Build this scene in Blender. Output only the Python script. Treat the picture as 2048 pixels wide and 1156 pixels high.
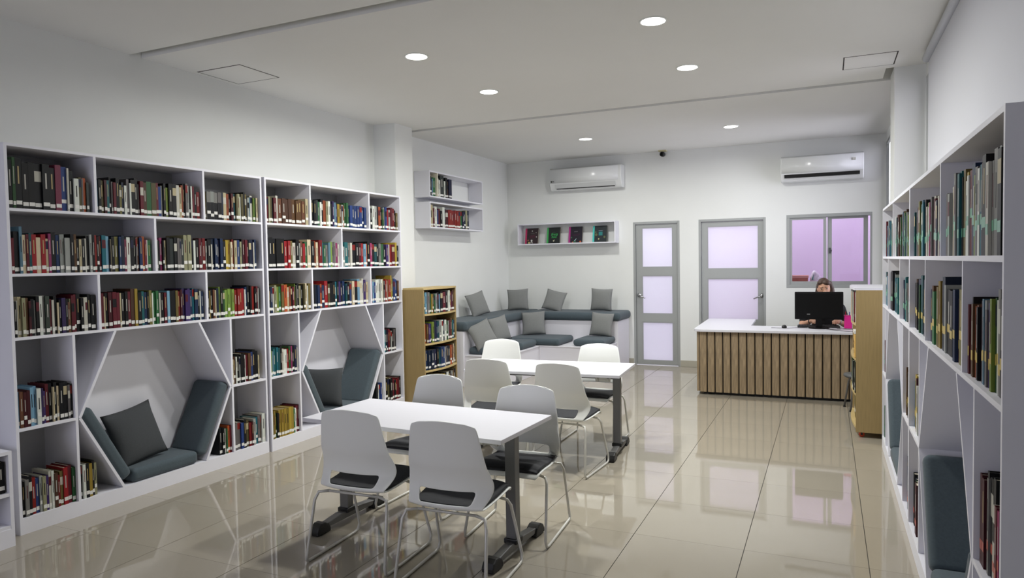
import bpy, bmesh, math, random
from mathutils import Matrix, Vector, Euler
R = math.radians
PI = math.pi
for o in list(bpy.data.objects):
    bpy.data.objects.remove(o)
scene = bpy.context.scene
COL = scene.collection
rnd = random.Random(11)

# ------------------------------------------------------------------ camera
cam_d = bpy.data.cameras.new('camera')
cam = bpy.data.objects.new('camera', cam_d); COL.objects.link(cam)
YAW, PITCH, ROLL, FPX, CAMH = R(24.4486), R(2.2003), R(-0.96785), 1389.27, 1.65
fwd = Vector((-math.sin(YAW)*math.cos(PITCH), math.cos(YAW)*math.cos(PITCH), -math.sin(PITCH)))
rgt = Vector((math.cos(YAW), math.sin(YAW), 0)); upv = rgt.cross(fwd)
r2 = rgt*math.cos(ROLL) + upv*math.sin(ROLL); u2 = -rgt*math.sin(ROLL) + upv*math.cos(ROLL)
mw = Matrix((r2, u2, -fwd)).transposed().to_4x4(); mw.translation = (0, 0, CAMH)
cam.matrix_world = mw
cam_d.sensor_width = 36; cam_d.lens = FPX/2048*36; cam_d.clip_start = 0.05
scene.camera = cam
def project(p):
    q = Vector(p) - Vector((0, 0, CAMH))
    d = q.dot(fwd)
    if d < .05: return None
    return (1024 + FPX*q.dot(r2)/d, 578 - FPX*q.dot(u2)/d)

# ------------------------------------------------------------------ world, daylight, exposure
world = bpy.data.worlds.new('world'); scene.world = world; world.use_nodes = True
world.node_tree.nodes['Background'].inputs[0].default_value = (0.95, 0.96, 1.0, 1)
world.node_tree.nodes['Background'].inputs[1].default_value = 3.2
def area(name, loc, rot, sx, sy, power, color, spread=180):
    d = bpy.data.lights.new(name, 'AREA'); d.shape = 'RECTANGLE'; d.size = sx; d.size_y = sy
    d.energy = power; d.color = color; d.spread = R(spread)
    o = bpy.data.objects.new(name, d); COL.objects.link(o); o.location = loc; o.rotation_euler = rot
    return o
# daylight outside the right-hand windows (towards -X); near and rear lights are added fill
area('fill_light_side', (1.05, -0.3, 1.75), (0, R(90), 0), 1.7, 3.4, 30, (0.80, 0.87, 1.0))  # fill light added outside an unseen window beside the camera
area('fill_light_rear', (-3.35, -3.0, 1.75), (R(90), 0, 0), 2.6, 1.7, 46, (0.78, 0.84, 1.0))  # cool fill added behind the camera, shining into the room
area('daylight_middle_window', (1.05, 4.8, 2.0), (0, R(90), 0), 2.3, 4.2, 40, (0.80, 0.87, 1.0))
area('daylight_far_window', (1.05, 9.1, 2.0), (0, R(90), 0), 2.3, 2.7, 40, (0.80, 0.87, 1.0))
scene.view_settings.view_transform = 'Standard'
scene.view_settings.look = 'None'
scene.view_settings.gamma = 1.0
scene.view_settings.use_curve_mapping = False
scene.view_settings.exposure = 0.0
DOWNLIGHT_W = 38.0
scene.cycles.use_denoising = True
scene.cycles.max_bounces = 8
scene.cycles.diffuse_bounces = 4
scene.cycles.sample_clamp_indirect = 4.0
scene.cycles.caustics_reflective = False
scene.cycles.caustics_refractive = False

# ------------------------------------------------------------------ helpers
def lin(c):
    return tuple((x/255/12.92 if x/255 <= .04045 else ((x/255+.055)/1.055)**2.4) for x in c)
MATS = {}
def mat(name, rgb, rough=.6, metal=0.0, noise=0.0, nscale=6.0, stretch=(1, 1, 1), bump=0.0, spec=.5, sheen=0.0, emit=None, estr=0):
    if name in MATS: return MATS[name]
    m = bpy.data.materials.new(name); m.use_nodes = True
    nt = m.node_tree; b = nt.nodes['Principled BSDF']
    c = lin(rgb)
    b.inputs['Base Color'].default_value = (*c, 1)
    b.inputs['Roughness'].default_value = rough
    b.inputs['Metallic'].default_value = metal
    b.inputs['Specular IOR Level'].default_value = spec
    if sheen: b.inputs['Sheen Weight'].default_value = sheen
    if emit:
        b.inputs['Emission Color'].default_value = (*emit, 1); b.inputs['Emission Strength'].default_value = estr
    if noise or bump:
        tc = nt.nodes.new('ShaderNodeTexCoord'); mp = nt.nodes.new('ShaderNodeMapping')
        mp.inputs['Scale'].default_value = stretch
        nz = nt.nodes.new('ShaderNodeTexNoise'); nz.inputs['Scale'].default_value = nscale; nz.inputs['Detail'].default_value = 5
        nt.links.new(tc.outputs['Object'], mp.inputs[0]); nt.links.new(mp.outputs[0], nz.inputs['Vector'])
        if noise:
            cr = nt.nodes.new('ShaderNodeValToRGB')
            cr.color_ramp.elements[0].position = .3; cr.color_ramp.elements[1].position = .7
            cr.color_ramp.elements[0].color = (*[x*(1-noise) for x in c], 1)
            cr.color_ramp.elements[1].color = (*[min(1, x*(1+noise)) for x in c], 1)
            nt.links.new(nz.outputs['Fac'], cr.inputs[0]); nt.links.new(cr.outputs[0], b.inputs['Base Color'])
        if bump:
            bp = nt.nodes.new('ShaderNodeBump'); bp.inputs['Strength'].default_value = bump; bp.inputs['Distance'].default_value = .01
            nt.links.new(nz.outputs['Fac'], bp.inputs['Height']); nt.links.new(bp.outputs[0], b.inputs['Normal'])
    MATS[name] = m
    return m

class MB:
    def __init__(s): s.v = []; s.f = []; s.m = []; s.cur = 0
    def add(s, vs, fs):
        k = len(s.v); s.v += [tuple(v) for v in vs]
        for f in fs: s.f.append([k+i for i in f]); s.m.append(s.cur)
        return s
    def box(s, x0, x1, y0, y1, z0, z1, M=None):
        vs = [Vector((x, y, z)) for z in (z0, z1) for y in (y0, y1) for x in (x0, x1)]
        if M is not None: vs = [M @ v for v in vs]
        return s.add(vs, [(0, 2, 3, 1), (4, 5, 7, 6), (0, 1, 5, 4), (2, 6, 7, 3), (0, 4, 6, 2), (1, 3, 7, 5)])
    def prism(s, poly, a0, a1, axis='y', M=None):
        # poly in the plane across axis: y -> (x,z), z -> (x,y), x -> (y,z)
        def P(p, a):
            v = {'y': (p[0], a, p[1]), 'z': (p[0], p[1], a), 'x': (a, p[0], p[1])}[axis]
            v = Vector(v); return M @ v if M is not None else v
        n = len(poly)
        ar = sum(poly[i][0]*poly[(i+1) % n][1]-poly[(i+1) % n][0]*poly[i][1] for i in range(n))
        if (ar < 0) != (axis == 'y'): poly = poly[::-1]
        vs = [P(p, a0) for p in poly] + [P(p, a1) for p in poly]
        fs = [tuple(range(n))[::-1], tuple(range(n, 2*n))] + [(i, (i+1) % n, n+(i+1) % n, n+i) for i in range(n)]
        return s.add(vs, fs)
    def tube(s, pts, r, seg=8, cap=True):
        pts = [Vector(p) for p in pts]; rs = r if isinstance(r, (list, tuple)) else [r]*len(pts)
        rings = []; prev = None
        for i, p in enumerate(pts):
            t = (pts[min(i+1, len(pts)-1)]-pts[max(i-1, 0)]).normalized()
            if prev is None:
                a = Vector((0, 0, 1)) if abs(t.z) < .9 else Vector((1, 0, 0))
                n = t.cross(a).normalized()
            else:
                n = (prev - t*prev.dot(t)).normalized()
            prev = n; b = t.cross(n)
            rings.append([p + (n*math.cos(2*PI*k/seg)+b*math.sin(2*PI*k/seg))*rs[i] for k in range(seg)])
        vs = [v for r_ in rings for v in r_]; fs = []
        for i in range(len(pts)-1):
            for k in range(seg):
                a = i*seg+k; b = i*seg+(k+1) % seg
                fs.append((a, b, b+seg, a+seg))
        if cap:
            fs.append(tuple(range(seg))[::-1]); k = (len(pts)-1)*seg; fs.append(tuple(range(k, k+seg)))
        return s.add(vs, fs)
    def lathe(s, prof, seg=20, M=None):
        vs = []; fs = []
        for r_, z in prof:
            for k in range(seg):
                v = Vector((r_*math.cos(2*PI*k/seg), r_*math.sin(2*PI*k/seg), z)); vs.append(M @ v if M is not None else v)
        for i in range(len(prof)-1):
            for k in range(seg):
                a = i*seg+k; b = i*seg+(k+1) % seg
                fs.append((a, b, b+seg, a+seg))
        fs.append(tuple(range(seg))[::-1]); k = (len(prof)-1)*seg; fs.append(tuple(range(k, k+seg)))
        return s.add(vs, fs)
    def ball(s, c, rx, ry, rz, seg=16, rings=10, M=None):
        vs = []; fs = []; c = Vector(c)
        for i in range(rings+1):
            th = PI*i/rings
            for k in range(seg):
                ph = 2*PI*k/seg
                v = Vector((rx*math.sin(th)*math.cos(ph), ry*math.sin(th)*math.sin(ph), -rz*math.cos(th)))
                if M is not None: v = M @ v
                vs.append(c+v)
        for i in range(rings):
            for k in range(seg):
                a = i*seg+k; b = i*seg+(k+1) % seg
                fs.append((a, b, b+seg, a+seg))
        return s.add(vs, fs)
    def capsule(s, a, b, ra, rb, seg=12):
        a = Vector(a); b = Vector(b); t = (b-a).normalized(); L = (b-a).length
        pts = []; rs = []
        for k in range(5):
            th = PI/2*(1-k/4); pts.append(a - t*ra*math.sin(th)); rs.append(max(ra*math.cos(th), .0008))
        for k in range(5):
            th = PI/2*k/4; pts.append(b + t*rb*math.sin(th)); rs.append(max(rb*math.cos(th), .0008))
        return s.tube(pts, rs, seg)
    def mesh(s, name, mats, smooth=False):
        me = bpy.data.meshes.new(name); me.from_pydata(s.v, [], s.f)
        for m in (mats if isinstance(mats, (list, tuple)) else [mats]): me.materials.append(m)
        me.polygons.foreach_set('material_index', s.m)
        if smooth: me.polygons.foreach_set('use_smooth', [True]*len(s.f))
        me.update(); return me

def link(name, data, parent=None):
    o = bpy.data.objects.new(name, data); COL.objects.link(o)
    if parent is not None: o.parent = parent
    return o
def obj(name, mb, mats, parent=None, smooth=False, bevel=0, seg=2, sub=0):
    o = link(name, mb.mesh(name, mats, smooth), parent)
    if bevel:
        b = o.modifiers.new('bevel', 'BEVEL'); b.width = bevel; b.segments = seg; b.limit_method = 'ANGLE'; b.angle_limit = R(40)
        if smooth:
            b.harden_normals = False
            w = o.modifiers.new('wn', 'WEIGHTED_NORMAL'); w.keep_sharp = False
    if sub:
        q = o.modifiers.new('sub', 'SUBSURF'); q.levels = sub; q.render_levels = sub
    return o
def tag(o, label=None, cat=None, group=None, kind=None):
    if label: o['label'] = label
    if cat: o['category'] = cat
    if group: o['group'] = group
    if kind: o['kind'] = kind
    return o
def empty(name, loc=(0, 0, 0), rz=0):
    o = link(name, None); o.location = loc; o.rotation_euler = (0, 0, rz); o.empty_display_size = .1
    return o
def boxpart(name, parent, m, x0, x1, y0, y1, z0, z1, bevel=0, smooth=False, seg=2):
    return obj(name, MB().box(x0, x1, y0, y1, z0, z1), m, parent, smooth=smooth, bevel=bevel, seg=seg)

# ------------------------------------------------------------------ materials
M_wall = mat('wall_paint', (226, 228, 226), .75, noise=.015, nscale=2, bump=.04)
M_ceil = mat('ceiling_paint', (228, 228, 225), .8, noise=.012, nscale=1.5)
M_tile = mat('polished_tile', (158, 151, 137), .035, noise=.035, nscale=1.3, spec=.75)
M_grout = mat('grout', (60, 57, 52), .8)
M_base = mat('baseboard_tile', (170, 166, 152), .3)
M_lam = mat('white_laminate', (224, 224, 232), .45, noise=.01, nscale=4)
M_lamback = mat('shaded_back_board', (168, 169, 173), .6)  # white board coloured greyer to stand in for shade inside the shelves
M_top = mat('white_table_top', (214, 214, 222), .4)
M_alu = mat('grey_aluminium', (160, 163, 162), .42, .25)
M_aludark = mat('dark_gasket', (70, 72, 74), .6)
M_chrome = mat('chrome', (190, 190, 190), .18, 1.0)
M_plast = mat('white_plastic_shell', (240, 242, 239), .38)
M_legw = mat('white_painted_tube', (205, 204, 198), .35, .15)
M_pad = mat('black_seat_fabric', (30, 32, 38), .75, noise=.15, nscale=60, bump=.05)
M_steel = mat('grey_steel', (112, 112, 112), .4, .4)
M_black = mat('black_plastic', (16, 16, 17), .45)
M_blackgloss = mat('black_gloss_plastic', (5, 5, 6), .45, spec=.2)
M_cush = mat('slate_cushion_fabric', (68, 80, 87), .9, noise=.08, nscale=90, bump=.06, sheen=.1)
M_pill = mat('grey_pillow_fabric', (124, 126, 125), .92, noise=.06, nscale=120, bump=.06, sheen=.1)
M_pilld = mat('charcoal_pillow_fabric', (60, 63, 66), .92, noise=.06, nscale=120, bump=.06)
M_oak = mat('oak_slat', (146, 127, 100), .55, noise=.3, nscale=9, stretch=(9, 9, .7), bump=.15)
M_oakside = mat('oak_veneer', (150, 129, 86), .5, noise=.08, nscale=10, stretch=(8, 8, .6))
M_pine = mat('birch_edge', (186, 164, 112), .5, noise=.06, nscale=8, stretch=(6, 6, 1))
M_dark = mat('dark_recess', (40, 34, 28), .8)
M_ac = mat('air_conditioner_plastic', (226, 228, 228), .22)
M_acgrey = mat('air_conditioner_vent', (205, 207, 207), .4)
M_page = mat('book_pages', (214, 206, 186), .8)
M_label = mat('white_spine_label', (216, 215, 210), .6)
M_tapeg = mat('green_spine_tape', (96, 160, 128), .35)
M_tapey = mat('yellow_spine_tape', (190, 168, 84), .35)
M_taper = mat('red_spine_tape', (168, 62, 44), .35)
M_tapel = mat('grey_spine_text', (170, 168, 160), .6)
M_tapegold = mat('gold_spine_text', (160, 140, 92), .5)
M_diff = mat('downlight_diffuser', (255, 255, 255), .5, emit=(1.0, 0.985, 0.95), estr=14)
M_blind = bpy.data.materials.new('roller_blind_fabric'); M_blind.use_nodes = True
nt = M_blind.node_tree; pb = nt.nodes['Principled BSDF']; pb.inputs['Base Color'].default_value = (*lin((214, 215, 220)), 1); pb.inputs['Roughness'].default_value = .8
tr = nt.nodes.new('ShaderNodeBsdfTranslucent'); tr.inputs[0].default_value = (.8, .82, .9, 1)
mx = nt.nodes.new('ShaderNodeMixShader'); mx.inputs[0].default_value = .10
nt.links.new(pb.outputs[0], mx.inputs[1]); nt.links.new(tr.outputs[0], mx.inputs[2]); nt.links.new(mx.outputs[0], nt.nodes['Material Output'].inputs[0])
def frosted(name, col):
    m = bpy.data.materials.new(name); m.use_nodes = True; nt = m.node_tree
    g = nt.nodes.new('ShaderNodeBsdfGlossy'); g.inputs['Roughness'].default_value = .25
    t = nt.nodes.new('ShaderNodeBsdfTranslucent'); t.inputs[0].default_value = (*col, 1)
    x = nt.nodes.new('ShaderNodeMixShader'); x.inputs[0].default_value = .05
    nt.links.new(t.outputs[0], x.inputs[1]); nt.links.new(g.outputs[0], x.inputs[2]); nt.links.new(x.outputs[0], nt.nodes['Material Output'].inputs[0])
    return m
M_frost = frosted('frosted_glass', (.95, .95, .97))
M_clear = bpy.data.materials.new('window_glass'); M_clear.use_nodes = True; nt = M_clear.node_tree
g = nt.nodes.new('ShaderNodeBsdfGlossy'); g.inputs['Roughness'].default_value = .02
t = nt.nodes.new('ShaderNodeBsdfTransparent'); t.inputs[0].default_value = (.95, .93, .97, 1)
fr = nt.nodes.new('ShaderNodeFresnel'); fr.inputs[0].default_value = 1.5
x = nt.nodes.new('ShaderNodeMixShader')
nt.links.new(fr.outputs[0], x.inputs[0]); nt.links.new(t.outputs[0], x.inputs[1]); nt.links.new(g.outputs[0], x.inputs[2]); nt.links.new(x.outputs[0], nt.nodes['Material Output'].inputs[0])

# ------------------------------------------------------------------ room shell
K = 1.018
def kz(z): return CAMH+(z-CAMH)*K
XL, XR, YN, YB, ZC = -4.86*K, .78, -2.6, 10.57*K, kz(3.285)
XF = .725          # face of the right-hand wall beyond the pier
# floor: grout slab with polished tiles as pieces
fl = obj('floor', MB().box(XL-.1, XR+.1, YN-.1, YB+.02, -.12, -.004), M_grout); tag(fl, kind='structure')
TS, TX0, TY0 = .632, -1.062, 4.06
tile_cache = {}
ix0 = math.floor((XL-TX0)/TS); ix1 = math.ceil((XR-TX0)/TS); iy0 = math.floor((YN-TY0)/TS); iy1 = math.ceil((YB-TY0)/TS)
for ix in range(ix0, ix1):
    for iy in range(iy0, iy1):
        a = max(TX0+ix*TS, XL); b = min(TX0+(ix+1)*TS, XR); c = max(TY0+iy*TS, YN); d = min(TY0+(iy+1)*TS, YB)
        if b-a < .03 or d-c < .03: continue
        key = (round(b-a, 3), round(d-c, 3))
        if key not in tile_cache:
            w, h = (b-a)/2-.0018, (d-c)/2-.0006; e = .0002
            mb = MB()
            mb.add([(-w, -h, -.004), (w, -h, -.004), (w, h, -.004), (-w, h, -.004), (-w+e, -h+e, 0), (w-e, -h+e, 0), (w-e, h-e, 0), (-w+e, h-e, 0)],
                   [(4, 5, 6, 7), (0, 1, 5, 4), (1, 2, 6, 5), (2, 3, 7, 6), (3, 0, 4, 7)])
            tile_cache[key] = mb.mesh('floor_tile', M_tile)
        t_ = link('floor_tile', tile_cache[key], fl); t_.location = ((a+b)/2, (c+d)/2, 0)

def wall_with_holes(name, axis, p0, p1, a0, a1, z0, z1, holes, m):
    # holes: (a_lo, a_hi, z_lo, z_hi); axis 'x' means the wall runs along x and p is y
    mb = MB(); cuts = sorted(set([a0, a1]+[h[0] for h in holes]+[h[1] for h in holes]))
    for i in range(len(cuts)-1):
        lo, hi = cuts[i], cuts[i+1]
        hs = [h for h in holes if h[0] <= lo+1e-6 and h[1] >= hi-1e-6]
        spans = [(z0, z1)]
        for h in hs:
            ns = []
            for s0, s1 in spans:
                if h[2] > s0: ns.append((s0, min(h[2], s1)))
                if h[3] < s1: ns.append((max(h[3], s0), s1))
            spans = ns
        for s0, s1 in spans:
            if s1-s0 < 1e-4: continue
            if axis == 'x': mb.box(lo, hi, p0, p1, s0, s1)
            else: mb.box(p0, p1, lo, hi, s0, s1)
    o = obj(name, mb, m); tag(o, kind='structure'); return o
D1 = (-2.735*K, -2.025*K, 0, kz(2.235)); D2 = (-1.745*K, -.805*K, 0, kz(2.235)); WB = (-.53*K, .55*K, kz(1.22), kz(2.25))
wall_with_holes('wall_back', 'x', YB, YB+.15, XL-.12, XF+.04, 0, 3.45, [D1, D2, WB], M_wall)
tag(obj('wall_left', MB().box(XL-.12, XL, YN, YB, 0, 3.45), M_wall), kind='structure')
W2 = (2.9, 7.05, 1.0, 3.2); W3 = (-2.0, 1.4, .9, 2.6); W4 = (7.75, YB, 1.0, 3.2)
wall_with_holes('wall_right', 'y', XR, XR+.15, YN, 7.50, 0, 3.45, [W2, W3], M_wall)
wall_with_holes('wall_right_far', 'y', XF, XF+.15, 7.50, YB, 0, 3.45, [W4], M_wall)
W5 = (-4.7, -2.0, .9, 2.6)  # opening for the added rear fill light
wall_with_holes('wall_near', 'x', YN-.12, YN, XL-.12, XR+.15, 0, 3.45, [W5], M_wall)
tag(obj('wall_pillar_left', MB().box(XL, -4.565*K, 6.832*K, 7.20*K, 0, ZC+.02), M_wall), kind='structure')
tag(obj('wall_pier_right', MB().box(.53*K, XR, 6.94*K, 7.51, 0, ZC+.02), M_wall), kind='structure')
# ceiling: three levels of board separated by recessed shadow gaps
cb = MB()
cb.box(XL-.12, XR+.15, YN-.12, 3.695*K, ZC, ZC+.12)
cb.box(XL-.12, XR+.15, 3.80*K, 6.94*K, ZC, ZC+.12)
cb.box(XL-.12, .463*K, 6.94*K, 7.32*K, ZC, ZC+.12)
cb.box(XL-.12, XR+.15, 7.42*K, YB+.15, ZC, ZC+.12)
cb.box(XL-.12, XR+.15, YN-.12, YB+.15, ZC+.12, ZC+.17)
tag(obj('ceiling', cb, M_ceil), kind='structure')
def basebd(name, *a): tag(obj(name, MB().box(*a), M_base, bevel=.003), kind='structure')
basebd('baseboard_back', -2.02*K, -1.75*K, YB-.012, YB, 0, .10)
basebd('baseboard_back_window', -.80*K, XF, YB-.012, YB, 0, .10)
basebd('baseboard_back_corner', XL, -2.74*K, YB-.012, YB, 0, .10)
basebd('baseboard_right', XF-.012, XF, 7.51, YB-.012, 0, .10)
basebd('baseboard_near', XL, XR, YN, YN+.012, 0, .10)
basebd('baseboard_left', XL, XL+.012, YN+.012, 1.2, 0, .10)

# ------------------------------------------------------------------ doors and windows
def door(name, X0, X1, Z1, px0, px1, panes, hx, hdir):
    e = empty(name, ((X0+X1)/2, YB, 0)); tag(e, kind='structure'); cx = (X0+X1)/2
    fw = .035
    fb = MB().box(X0-cx, X0-cx+fw, .0, .12, 0, Z1).box(X1-cx-fw, X1-cx, .0, .12, 0, Z1).box(X0-cx+fw, X1-cx-fw, .0, .12, Z1-fw, Z1)
    obj('door_frame', fb, M_alu, e, bevel=.003)
    lf = MB(); a0, a1 = X0-cx+fw+.004, X1-cx-fw-.004; y0, y1 = .03, .07; b0, b1 = px0-cx, px1-cx
    zs = sorted(panes); zt = Z1-fw-.004; zprev = .008
    lf.box(a0, b0, y0, y1, .008, zt); lf.box(b1, a1, y0, y1, .008, zt)
    for z0, z1 in zs:
        lf.box(b0, b1, y0, y1, zprev, z0); zprev = z1
    lf.box(b0, b1, y0, y1, zprev, zt)
    obj('door_leaf', lf, M_alu, e)
    for z0, z1 in zs:
        p = obj('pane', MB().box(b0, b1, .048, .054, z0, z1), M_frost, e)
        bd = MB().box(b0, b1, .034, .047, z0, z0+.012).box(b0, b1, .034, .047, z1-.012, z1).box(b0, b0+.012, .034, .047, z0+.012, z1-.012).box(b1-.012, b1, .034, .047, z0+.012, z1-.012)
        obj('glazing_bead', bd, M_aludark if False else M_alu, p)
    h = obj('door_handle', MB().tube([(hx-cx, .03, 1.10), (hx-cx, .018, 1.10)], .03, 16).tube([(hx-cx, .03, 1.10), (hx-cx, -.03, 1.10), (hx-cx+.02*hdir, -.04, 1.095), (hx-cx+.11*hdir, -.042, 1.055)], .010, 8), M_chrome, e, smooth=True)
    return e
door('door_1', D1[0], D1[1], D1[3], -2.61*K, -2.135*K, [(.07, kz(.695)), (kz(.82), kz(1.41)), (kz(1.535), kz(2.145))], -2.655*K, 1)
door('door_2', D2[0], D2[1], D2[3], -1.626*K, -.905*K, [(.07, .58), (kz(.75), kz(1.36)), (kz(1.50), kz(2.13))], -.862*K, -1)
def window_back():
    e = empty('window_1', (0, YB, 0)); tag(e, kind='structure')
    X0, X1, z0, z1 = WB; fw = .045
    obj('window_frame', MB().box(X0, X1, 0, .12, z0, z0+fw).box(X0, X1, 0, .12, z1-fw, z1).box(X0, X0+fw, 0, .12, z0+fw, z1-fw).box(X1-.022, X1, 0, .12, z0+fw, z1-fw), M_alu, e, bevel=.003)
    def sash(a, b, y, w0, w1):
        s = obj('sash', MB().box(a, b, y, y+.03, z0+fw, z0+fw+.05).box(a, b, y, y+.03, z1-fw-.03, z1-fw).box(a, a+w0, y, y+.03, z0+fw+.05, z1-fw-.03).box(b-w1, b, y, y+.03, z0+fw+.05, z1-fw-.03), M_alu, e)
        obj('pane', MB().box(a+w0, b-w1, y+.012, y+.017, z0+fw+.05, z1-fw-.03), M_clear, s)
    sash(X0+fw, -.015, .02, .03, .04); sash(.0, X1-.05, .06, .055, .055)
    obj('latch', MB().box(.02, .04, .035, .06, 1.70, 1.78).box(.025, .055, .02, .04, 1.725, 1.75), M_aludark, e)
window_back()
# patio behind the back wall, open to the sky
M_pink = mat('lilac_patio_wall', (229, 212, 236), .8)
M_pale = mat('pale_patio_wall', (240, 240, 246), .8)
tag(obj('wall_patio', MB().box(-1.9, .78, 12.55, 12.7, 0, 3.6), M_pink), kind='structure')
tag(obj('wall_patio_corner', MB().box(-4.2, -1.9, 12.55, 12.7, 0, 3.6), M_pale), kind='structure')
tag(obj('wall_patio_side', MB().box(.74, .78, YB+.15, 12.55, 0, 3.6), M_pink), kind='structure')
tag(obj('wall_patio_end', MB().box(-4.35, -4.2, YB+.15, 12.7, 0, 3.6), M_pale), kind='structure')
tag(obj('floor_patio', MB().box(-4.35, .78, YB+.15, 12.7, -.12, -.0), mat('patio_paving', (222, 218, 224), .8)), kind='structure')
ledge = boxpart('trim_patio_ledge', None, mat('ledge_paint', (214, 178, 205), .7), -.9, .72, 11.25, 11.55, 0, 1.21); tag(ledge, kind='structure')
cr = empty('storage_crate', (-.40, 11.38, 1.21)); tag(cr, 'terracotta box outside on the ledge behind the left window pane', 'box')
obj('box_body', MB().box(-.15, .13, -.1, .1, 0, .13), mat('terracotta_box', (190, 110, 96), .7), cr, bevel=.006)
obj('box_lid', MB().box(-.16, .14, -.11, .11, .13, .17), mat('salmon_lid', (224, 160, 150), .7), cr, bevel=.004)
bg = MB(); 
for (cx, cz, rx, rz) in ((0, .11, .07, .11), (.04, .08, .07, .08), (-.01, .18, .04, .06), (.10, .06, .05, .06)): bg.ball((cx, 0, cz), rx, .05, rz, 12, 8)
b_ = empty('plastic_bag', (-.17, 11.36, 1.211)); tag(b_, 'crumpled white bag outside on the ledge beside the terracotta box', 'bag')
obj('bag_body', bg, mat('white_bag', (235, 228, 238), .5), b_, smooth=True)
obj('bag_tie', MB().add([(-.05, -.055, .10), (-.02, -.055, .19), (-.025, -.055, .10), (-.05, -.045, .10), (-.02, -.045, .19), (-.025, -.045, .10)], [(0, 2, 1), (3, 4, 5), (0, 1, 4, 3), (1, 2, 5, 4), (2, 0, 3, 5)]), mat('teal_tie', (80, 150, 140), .6), b_)
# side windows with roller blinds
def side_window(name, W, near, far, blind=True, lab=None, X=XR, dx=0.0):
    e = empty(name, (X, 0, 0)); tag(e, kind='structure')
    a, b, z0, z1 = W; f = .04; o0, o1, p0 = .04-dx, (.12 if not dx else .07)-dx, .078-dx
    obj('window_frame', MB().box(o0, o1, a, b, z0, z0+f).box(o0, o1, a, b, z1-f, z1).box(o0, o1, a, a+f, z0+f, z1-f).box(o0, o1, b-f, b, z0+f, z1-f).box(o0+.01, o1-.01, (a+b)/2-.02, (a+b)/2+.02, z0+f, z1-f), M_alu, e)
    for p, q in ((a+f, (a+b)/2-.02), ((a+b)/2+.02, b-f)):
        obj('pane', MB().box(p0, p0+.006, p, q, z0+f, z1-f), M_clear, e)
    if blind:
        r = empty('roller_blind', (X-.045, (near+far)/2, ZC-.06)); tag(r, lab, 'blind')
        h = (far-near)/2
        obj('roller_tube', MB().tube([(0, -h-.01, 0), (0, h+.01, 0)], .032, 16), mat('blind_tube', (188, 190, 196), .4, .2), r, smooth=True)
        obj('blind_fabric', MB().box(.012, .0145, -h, h, -2.28, .0), M_blind, r)
        obj('bottom_bar', MB().tube([(.013, -h, -2.285), (.013, h, -2.285)], .012, 8), M_alu, r, smooth=True)
side_window('window_2', W2, 2.7, 6.62, True, 'pale roller blind on the right wall above the nearer right bookcase')
side_window('window_4', W4, 7.56, 9.15, True, 'roller blind on the right wall beyond the pier, light showing at its edge', XF, .038)
side_window('fill_window_side', W3, -2.05, 1.45, True, 'added unseen roller blind dimming the side fill window')  # unseen window and blind, added to let in and soften side fill

e = empty('fill_window_rear', (0, YN-.12, 0)); tag(e, kind='structure')  # unseen window added so fill light enters from behind the camera
obj('window_frame', MB().box(-4.7, -2.0, .03, .09, .9, .94).box(-4.7, -2.0, .03, .09, 2.56, 2.6).box(-4.7, -4.66, .03, .09, .94, 2.56).box(-2.04, -2.0, .03, .09, .94, 2.56).box(-3.37, -3.33, .03, .09, .94, 2.56), M_alu, e)
for a_, b_ in ((-4.66, -3.37), (-3.33, -2.04)): obj('pane', MB().box(a_, b_, .058, .064, .94, 2.56), M_clear, e)

# ------------------------------------------------------------------ ceiling fittings
def downlight(i, x, y, label, power=1.0):
    e = empty('downlight', (x, y, ZC)); tag(e, label, 'downlight', 'round ceiling downlights')
    ring = MB().lathe([(.098, 0), (.098, -.004), (.090, -.008), (.084, -.006), (.084, 0)], 28)
    obj('trim_ring', ring, M_plast, e, smooth=True)
    obj('diffuser', MB().lathe([(.084, -.001), (.084, -.0045), (.06, -.006)], 28), M_diff, e)
    d = bpy.data.lights.new('downlight_lamp', 'AREA'); d.shape = 'DISK'; d.size = .17; d.energy = DOWNLIGHT_W*power; d.spread = R(172); d.color = (1.0, 1.0, .955)
    l = bpy.data.objects.new('downlight_lamp', d); COL.objects.link(l); l.parent = e; l.location = (0, 0, -.012)
for i, (x_, y_, lb) in enumerate([(-2.95, 4.745, 'round ceiling downlight nearest the square access hatch on the left'), (-2.95, 6.03, 'round ceiling downlight in the left row just before the far ceiling groove'),
        (-1.088, 4.80, 'largest round ceiling downlight, at the top right of centre'), (-1.088, 6.08, 'round ceiling downlight in the right row just before the far ceiling groove'),
        (-2.95, 8.95, 'round ceiling downlight above the left air conditioner and corner bench'), (-1.09, 9.02, 'round ceiling downlight above the reception desk')]):
    downlight(i, x_*K, y_*K, lb, 1.08 if i < 4 else .68)
def hatch(x0, x1, y0, y1, label):
    x0, x1, y0, y1 = x0*K, x1*K, y0*K, y1*K
    e = empty('access_hatch', ((x0+x1)/2, (y0+y1)/2, ZC)); tag(e, label, 'hatch')
    a, b = (x1-x0)/2, (y1-y0)/2
    obj('hatch_gap', MB().box(-a, a, -b, b, -.0015, 0), M_dark, e)
    obj('hatch_panel', MB().box(-a+.010, a-.010, -b+.010, b-.010, -.002, -.0015), M_ceil, e)
hatch(-4.80, -4.325, 4.27, 4.72, 'square ceiling access hatch outlined in black near the left wall')
hatch(.118, .518, 6.40, 6.82, 'square ceiling access hatch near the right-hand pier')
e = empty('security_camera', (-2.25*K, YB-.1, ZC)); tag(e, 'small dark security camera under the ceiling between the air conditioners', 'camera')
obj('mount', MB().box(-.06, .06, -.04, .06, -.018, 0), mat('camera_mount', (196, 188, 150), .5), e, bevel=.004)
obj('camera_housing', MB().tube([(0, .05, -.055), (0, -.04, -.062)], .036, 16), M_black, e, smooth=True)
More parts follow.
